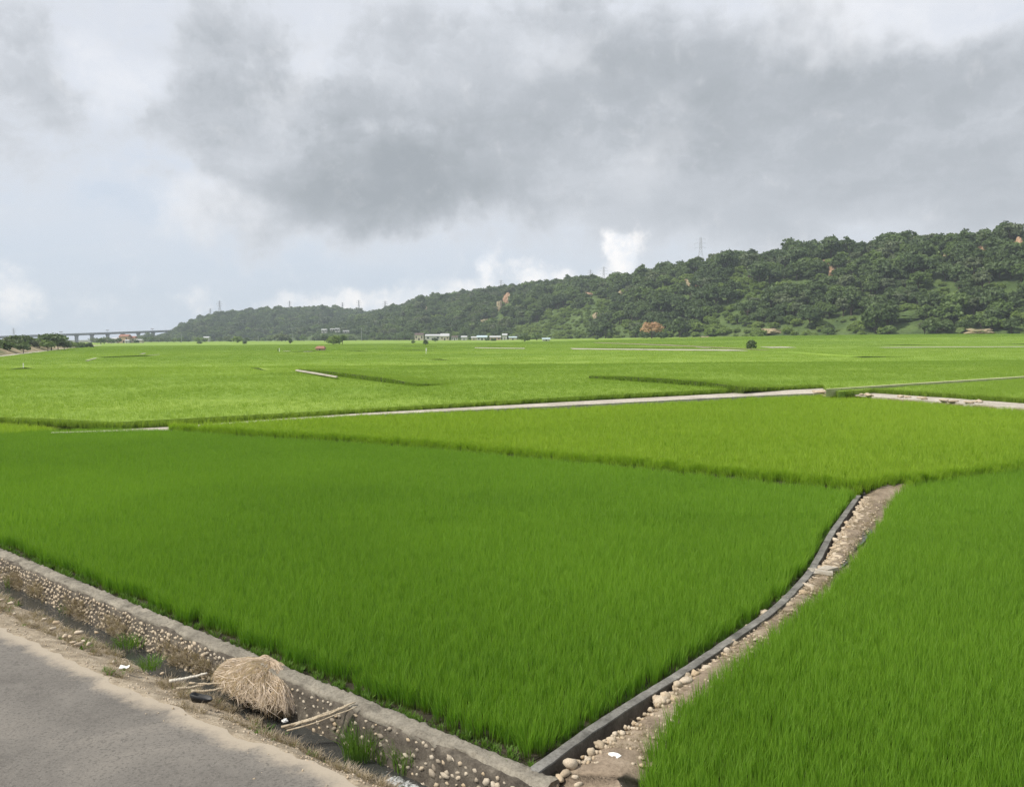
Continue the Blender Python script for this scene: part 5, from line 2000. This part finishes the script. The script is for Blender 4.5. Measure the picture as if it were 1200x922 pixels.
# crumpled litter
def crumple(name, loc, size, mat, label, cat, seed):
    bm = bmesh.new()
    bmesh.ops.create_icosphere(bm, subdivisions=3, radius=1)
    for v in bm.verts:
        d = v.co.normalized()
        k = 1 + .55 * noise.noise(d * 2.2 + Vector((seed, 0, 0))) + .28 * noise.noise(d * 6 + Vector((0, seed, 0)))
        v.co = Vector((d.x * size[0], d.y * size[1], max(-.2, d.z) * size[2])) * k
    me = bpy.data.meshes.new(name)
    bm.to_mesh(me)
    bm.free()
    me.materials.append(mat)
    o = link(name, me, None, loc)
    o.rotation_euler = (0, 0, seed)
    return tag(o, label, cat)


q = P(721, 887, .04)
crumple('plastic_bag', (q.x, q.y, .05), (.10, .06, .035), M_WHITE, 'crumpled white plastic bag on the near end of the dirt path', 'bag', 2.4)
q = P(146, 786, -.1)
V = []
for i in range(5):
    for j in range(5):
        V.append(((i / 4 - .5) * .16, (j / 4 - .5) * .10, .035 + .03 * noise.noise(Vector((i * .9, j * .9, 4))) + .03 * (i == 4)))
o = link('paper_scrap', mesh('paper_scrap', V + [(a, b, c - .006) for a, b, c in V], [(i * 5 + j, i * 5 + 5 + j, i * 5 + 6 + j, i * 5 + 1 + j) for i in range(4) for j in range(4)] + [(25 + i * 5 + 1 + j, 25 + i * 5 + 6 + j, 25 + i * 5 + 5 + j, 25 + i * 5 + j) for i in range(4) for j in range(4)], M_WHITE), None, (q.x, q.y, -.06))
o.rotation_euler = (.12, .1, .2)
tag(o, 'bent white piece of paper lying on the bank by the road', 'litter')
q = P(486, 906, WATER_Z)
crumple('plastic_scrap', (q.x, q.y, WATER_Z + .02), (.08, .05, .09), M_WHITE, 'upright white scrap of plastic in the tumbling ditch water', 'litter', 5.2)
q = P(334, 843, -.22)
crumple('crumpled_can', (q.x, q.y, -.24), (.045, .035, .035), M_WHITE, 'small white crumpled cup under the straw heap edge', 'litter', 3.3)

# black shoe-like plastic shell on the bank: an open tray with walls
q = P(236, 820, -.08)
root = empty('plastic_tub', (q.x, q.y, -.09), -.18)
tag(root, 'broken black plastic tub lying beside the straw heap', 'tub')
V, F = [], []
prof = [(.0, .0), (.85, .0), (1, .05), (1.0, .075), (.92, .075), (.75, .02), (0, .02)]
NS = 18
for r, z in prof:
    for k in range(NS):
        a = 2 * math.pi * k / NS
        ex = (abs(math.cos(a)) ** .6) * math.copysign(1, math.cos(a))
        ey = (abs(math.sin(a)) ** .6) * math.copysign(1, math.sin(a))
        V.append((ex * .17 * r, ey * .095 * r, z * (1 + .6 * math.cos(a + 2.6)) + .022 * noise.noise(Vector((a, z * 9, 2)))))
for i in range(len(prof) - 1):
    for k in range(NS):
        F.append((i * NS + k, i * NS + (k + 1) % NS, (i + 1) * NS + (k + 1) % NS, (i + 1) * NS + k))
link('tub_body', mesh('tub_body', V, F, M_BLACK, smooth=True), root)


# poles
def stick(a, b, r, label, mat=M_BAMBOO, name='bamboo_pole'):
    a, b = Vector(a), Vector(b)
    root = empty(name, a)
    tag(root, label, 'pole')
    d = b - a
    m = MB()
    n = 7
    pts = [d * (k / n) + Vector((0, 0, -.05 * math.sin(math.pi * k / n) * d.length * .4)) + Vector((random.uniform(-1, 1), random.uniform(-1, 1), random.uniform(-1, 1))) * .006 for k in range(n + 1)]
    m.path(pts, [r * (1 - .45 * k / n) for k in range(n + 1)], 7)
    m.build('shaft', mat, root, smooth=True)
    for k in range(1, n):
        t = d.normalized() * r * .5
        MB().bar(pts[k] - t, pts[k] + t, r * (1.18 - .45 * k / n), None, 7).build('node_ring', mat, root)
    return root


stick(P(198, 798, -.10), P(243, 788, -.02), .028, 'pale round pole sticking out left of the straw heap, upper one', M_POLEWHITE)
stick(P(207, 807, -.10), P(240, 802, -.10), .024, 'short pale pole left of the straw heap, lower one')
stick(P(222, 800, -.2), P(262, 800, -.1), .02, 'thin brown stick between the two pale poles by the straw heap')
stick(P(225, 810, -.10), P(262, 806, -.05), .022, 'tan stick lying over the bank in front of the straw heap')
stick(P(330, 852, -.20), P(416, 822, .14), .020, 'upper bamboo pole of three leaning on the wall cap')
stick(P(333, 852.5, -.22), P(408, 827, .14), .022, 'middle bamboo pole of three leaning on the wall cap')
stick(P(336, 856, -.24), P(418, 827.5, .14), .014, 'thin lowest bamboo pole of three leaning on the wall cap')
stick(P(352, 800, .02), P(359, 838, -.35), .008, 'bent dry twig hanging down the cobble wall', M_BAMBOO, 'dry_twig')


# ------------------------------------------------------------------ straw heap
def strand(V, F, pts, w, rg):
    o = len(V)
    n = len(pts)
    for k, p in enumerate(pts):
        d = (pts[min(k + 1, n - 1)] - pts[max(k - 1, 0)])
        s = d.cross(Vector((rg.uniform(-1, 1), rg.uniform(-1, 1), rg.uniform(-.3, .3))))
        if s.length < 1e-6:
            s = Vector((1, 0, 0))
        s = s.normalized() * w * (1 if k < n - 1 else .25)
        V += [p - s, p + s]
    for k in range(n - 1):
        F.append((o + 2 * k, o + 2 * k + 1, o + 2 * k + 3, o + 2 * k + 2))


def straw_heap():
    c = W(12.55, .45, 0)
    root = empty('straw_heap', (c.x, c.y, -.06))
    tag(root, 'heap of dry rice straw draped over the ditch against the cobble wall', 'straw heap')
    rg = random.Random(4)
    ex, ey = WT, WN                                   # along the wall / towards the road
    A, B, H = .95, .44, .17

    def surf(a, r):
        """dome point: a = bearing, r = 0 at the crown .. 1 at the rim"""
        wob = 1 + .10 * noise.noise(Vector((math.cos(a) * 1.6, math.sin(a) * 1.6, 3))) + .05 * noise.noise(Vector((math.cos(a) * 5, math.sin(a) * 5, 1)))
        z = H * (1 - r ** 2.6) + .09 * noise.noise(Vector((math.cos(a) * r * 3, math.sin(a) * r * 3, 6)))
        sag = -.10 * max(0, math.cos(a)) * r * r - .06 * r * r * (.5 + .5 * math.sin(a * 3 + 1))
        return ex * (math.cos(a) * A * r * wob - .10 * (1 - r)) + ey * (math.sin(a) * B * r * wob - .30 * (1 - r)) + Vector((0, 0, z + sag))
    V, F = [], []
    NA, NR = 48, 9
    for i in range(NR + 1):
        for k in range(NA):
            V.append(surf(2 * math.pi * k / NA, max(.001, i / NR)) - Vector((0, 0, .03)))
    for i in range(NR):
        for k in range(NA):
            F.append((i * NA + k, i * NA + (k + 1) % NA, (i + 1) * NA + (k + 1) % NA, (i + 1) * NA + k))
    b0 = len(V)
    for k in range(NA):
        V.append(surf(2 * math.pi * k / NA, .8) - Vector((0, 0, .24)))
    for k in range(NA):
        F.append((NR * NA + k, NR * NA + (k + 1) % NA, b0 + (k + 1) % NA, b0 + k))
    link('straw_core', mesh('straw_core', V, F, M_STRAWDARK), root)
    V, F = [], []
    for i in range(4200):
        a = rg.uniform(0, 2 * math.pi)
        r0 = rg.uniform(.0, .85) ** .8
        L = rg.uniform(.25, .7)
        pts = []
        lift = rg.uniform(0, .05)
        aw = rg.gauss(0, .22) if rg.random() < .7 else rg.uniform(-1.2, 1.2)
        for k in range(4):
            r = r0 + L * k / 3
            if r <= 1.02:
                p = surf(a + aw * k / 3, r) + Vector((0, 0, lift))
            else:
                p = surf(a + aw * k / 3, 1.02) + (ex * math.cos(a) + ey * math.sin(a)) * (r - 1.02) * .18 + Vector((0, 0, -(r - 1.02) * .36 + lift))
            pts.append(p)
        strand(V, F, pts, rg.uniform(.003, .0065), rg)
    o = link('straw', mesh('straw', V, F, M_STRAW), root)
    o['kind'] = 'stuff'
    V, F = [], []
    for i in range(900):                              # straw coloured dark for the underside shade, hanging from the rim on the road side and the near end
        a = rg.uniform(-.9, 2.4)
        p0 = surf(a, rg.uniform(.85, 1.0))
        L = rg.uniform(.10, .26) * (1.25 if a < .8 else 1)
        out = (ex * math.cos(a) + ey * math.sin(a)) * rg.uniform(-.05, .07)
        strand(V, F, [p0, p0 + out * .6 - Vector((0, 0, L * .5)), p0 + out - Vector((0, 0, L))], rg.uniform(.003, .006), rg)
    o = link('hanging_straw', mesh('hanging_straw', V, F, M_STRAWDARK), root)
    o['kind'] = 'stuff'


straw_heap()


# ------------------------------------------------------------------ weeds and dry grass
def tuft(px, py, z, h, n, label, name='grass_tuft', spread=.2, width=.012, foot=.08, mat=None, cat='grass tuft', seed=3):
    q = P(px, py, z)
    me = clump_mesh(name, mat or M_WEED, n, h, spread, width, seed, 3, foot)
    return tag(link(name, me, None, (q.x, q.y, z)), label, cat)


tuft(424, 886, -.5, .52, 260, 'tall green grass tuft growing against the cobble wall by the bamboo poles', spread=.3, foot=.26, seed=1)
tuft(479, 901, -.5, .46, 220, 'green grass tuft at the wall foot just above the foaming water', spread=.28, foot=.2, seed=2)
tuft(452, 893, -.5, .34, 60, 'thin brownish green tuft between the two larger tufts at the wall foot', spread=.18, foot=.12, seed=4)
tuft(152, 757, -.42, .26, 150, 'bright green weeds spilling over the ditch water', spread=.22, foot=.3, seed=5)
tuft(176, 783, -.3, .26, 110, 'dull green grass clump on the ditch bank left of the straw heap', spread=.24, foot=.18, seed=6)
tuft(20, 686, -.5, .3, 90, 'small green weeds at the wall foot near the left frame edge', spread=.2, foot=.25, seed=7)
tuft(82, 716, -.5, .26, 70, 'low green weeds at the wall foot in the shaded ditch', spread=.18, foot=.22, seed=8)
tuft(590, 885, .04, .10, 60, 'small light green weeds in the field corner behind the wall cap', spread=.1, foot=.2, seed=9)


def leafy_weed():
    q = P(577, 921, -.35)
    root = empty('leafy_weed', (q.x, q.y, -.4))
    tag(root, 'broad leaved green weed growing on the ruined wall end', 'weed')
    rg = random.Random(12)
    V, F = [], []
    m = MB()
    for k in range(9):
        a = rg.uniform(0, 6.28)
        tip = Vector((math.cos(a) * rg.uniform(.04, .16), math.sin(a) * rg.uniform(.04, .16), rg.uniform(.18, .36)))
        m.path([Vector((0, 0, 0)), tip * .5 + Vector((0, 0, .04)), tip], [.006, .005, .003], 5)
        for j in range(9):
            p = tip * rg.uniform(.45, 1.05)
            b = rg.uniform(0, 6.28)
            d = Vector((math.cos(b), math.sin(b), rg.uniform(-.1, .5)))
            s = Vector((-d.y, d.x, 0)) * .42
            L = rg.uniform(.035, .06)
            o = len(V)
            V += [p, p + (d * .5 + s) * L, p + d * L * 1.1, p + (d * .5 - s) * L]
            F.append((o, o + 1, o + 2, o + 3))
    link('leaves', mesh('leaves', V, F, M_WEED), root)
    m.build('stems', M_WEED, root)


leafy_weed()

dry_vars = [src(clump_mesh('dry_tuft', M_DRYGRASS, 16, .12, .13, .008, 130 + k, 3, .05)) for k in range(5)]
green_vars = [src(clump_mesh('green_tuft', M_WEED, 14, .10, .07, .010, 140 + k, 3, .04)) for k in range(3)]
vm = bpy.data.objects['verge'].data


def on_verge(s, t):
    nr = road_n(s)
    n0 = .66 + .10 * noise.noise(Vector((s * .9, 3, 0))) + .14 * float(sstep(12, 16.5, s))
    n = n0 + (nr - n0) * t
    p = W(s, n)
    z = -.62 * (1 - t) ** 1.25 + .075 * (1 - t) * t * 2.8 * noise.fractal(Vector((p.x * 2.2, p.y * 2.2, 1)), .8, 2.1, 4)
    return Vector((p.x, p.y, z))


pts, sc = [], []
for i in range(7000):
    s, t = RNG.uniform(-10, 20), RNG.uniform(.15, 1.0)
    if t < .985:
        q = on_verge(s, t)
    else:
        nn_ = road_n(s) + abs(RNG.normal(0, .35))
        q = W(s, nn_, .012)
    pts.append(q[:])
    sc.append(.006 + .022 * RNG.uniform() ** 4)
grit_vars = [src(stone_mesh('grit', 170 + k, M_STONE, 1, (1, .8, .65), .5)) for k in range(4)]
n = len(pts)
scatter('gravel', np.array(pts), np.column_stack([RNG.uniform(0, 6.28, n)] * 3), np.column_stack([sc, sc, sc]), grit_vars, 'loose grit and pebbles on the dusty bank and road edge', 'gravel')
pts, sc = [], []
for i in range(5000):
    k = int(RNG.integers(2, NCH - 2))
    a = STr[k]
    b = min(CEr, key=lambda p: (p - a).length)
    q = a.lerp(b, RNG.uniform(0, 1.0) ** 1.4 if RNG.uniform() < .5 else RNG.uniform(0, .3))
    pts.append((q.x, q.y, .03))
    sc.append(.008 + .04 * RNG.uniform() ** 3)
n = len(pts)
scatter('gravel', np.array(pts), np.column_stack([RNG.uniform(0, 6.28, n)] * 3), np.column_stack([sc, sc, sc]), grit_vars, 'small rubble and pebbles strewn over the dirt path', 'gravel')
pd, pg = [], []
for i in range(5200):
    s, t = RNG.uniform(-8, 20), RNG.uniform(.02, .93)
    dn = noise.noise(Vector((s * .9, t * 2.2, 5)))
    if dn < -.02 + .42 * (t > .62):
        continue
    (pg if RNG.uniform() < .07 + .2 * (noise.noise(Vector((s * .7, t * 2, 11))) > .3) else pd).append(on_verge(s, t)[:])
for pts, var, nm, lab in ((pd, dry_vars, 'dry_grass', 'matted dry grass on the bank between road and ditch'), (pg, green_vars, 'short_grass', 'sparse short green grass on the bank between road and ditch')):
    n = len(pts)
    sc = RNG.uniform(.6, 1.5, n)
    scatter(nm, np.array(pts), np.column_stack([RNG.normal(0, .35, n), RNG.normal(0, .35, n), RNG.uniform(0, 6.28, n)]), np.column_stack([sc, sc, sc * RNG.uniform(.4, 1.1, n)]), var, lab, 'grass')
# dry growth hanging on the wall face, and straw litter on the dirt path
pts, sc = [], []
for i in range(520):
    s = RNG.choice([2.2, 3.4, 5.6, 7.4, 9.8, 10.6, 11.3, 12.2]) + RNG.normal(0, .32)
    z = RNG.uniform(-.5, -.18)
    p = W(s, face_n(z) + .02, z)
    pts.append(p[:])
    sc.append(RNG.uniform(.7, 1.5))
n = len(pts)
scatter('dry_grass', np.array(pts), np.column_stack([RNG.normal(.5, .4, n), RNG.normal(0, .4, n), RNG.uniform(0, 6.28, n)]), np.column_stack([sc, sc, sc]), dry_vars, 'withered brown growth clinging to the cobble wall', 'grass')
pts = []
for i in range(1900):
    k = int(RNG.integers(2, NCH - 2))
    a = STr[k]
    b = min(CEr, key=lambda p: (p - a).length)
    q = a.lerp(b, RNG.uniform(.12, 1.0))
    if noise.noise(Vector((q.x * 1.1, q.y * 1.1, 2))) < -.12:
        continue
    pts.append((q.x, q.y, .02))
n = len(pts)
sc = RNG.uniform(.45, 1.1, n)
scatter('dry_grass', np.array(pts), np.column_stack([RNG.normal(0, .5, n), RNG.normal(0, .5, n), RNG.uniform(0, 6.28, n)]), np.column_stack([sc, sc, sc * .5]), dry_vars, 'trampled dry straw littering the dirt path beside the channel', 'grass')
# weeds along the wall cap at the field edge
pts = []
for i in range(520):
    s = RNG.uniform(-6, 18)
    p = W(s, RNG.uniform(-.22, -.02), -.02)
    pts.append(p[:])
for i in range(260):
    k = int(RNG.integers(4, NCH - 2))
    q = CHr[k] - right_of(CHr, k) * RNG.uniform(.04, .25)
    pts.append((q.x, q.y, -.03))
n = len(pts)
sc = RNG.uniform(.6, 1.6, n)
scatter('short_grass', np.array(pts), np.column_stack([RNG.normal(0, .3, n), RNG.normal(0, .3, n), RNG.uniform(0, 6.28, n)]), np.column_stack([sc, sc, sc]), green_vars, 'short weeds along the wall caps at the edge of the near rice plot', 'grass')

# ------------------------------------------------------------------ the air: one box of even haze
m, g, out = material('haze')
pv = g.add('ShaderNodeVolumePrincipled')
pv.inputs['Color'].default_value = (.80, .91, 1.0, 1)
pv.inputs['Density'].default_value = .00018
g.l.new(pv.outputs[0], out.inputs['Volume'])
hb = MB().box(-2600, -500, -2.4, 2600, 2700, 140).build('haze', m)
hb['kind'] = 'stuff'
tag(hb, 'thin pale haze over the whole plain', 'haze')
cy.volume_step_rate = 4
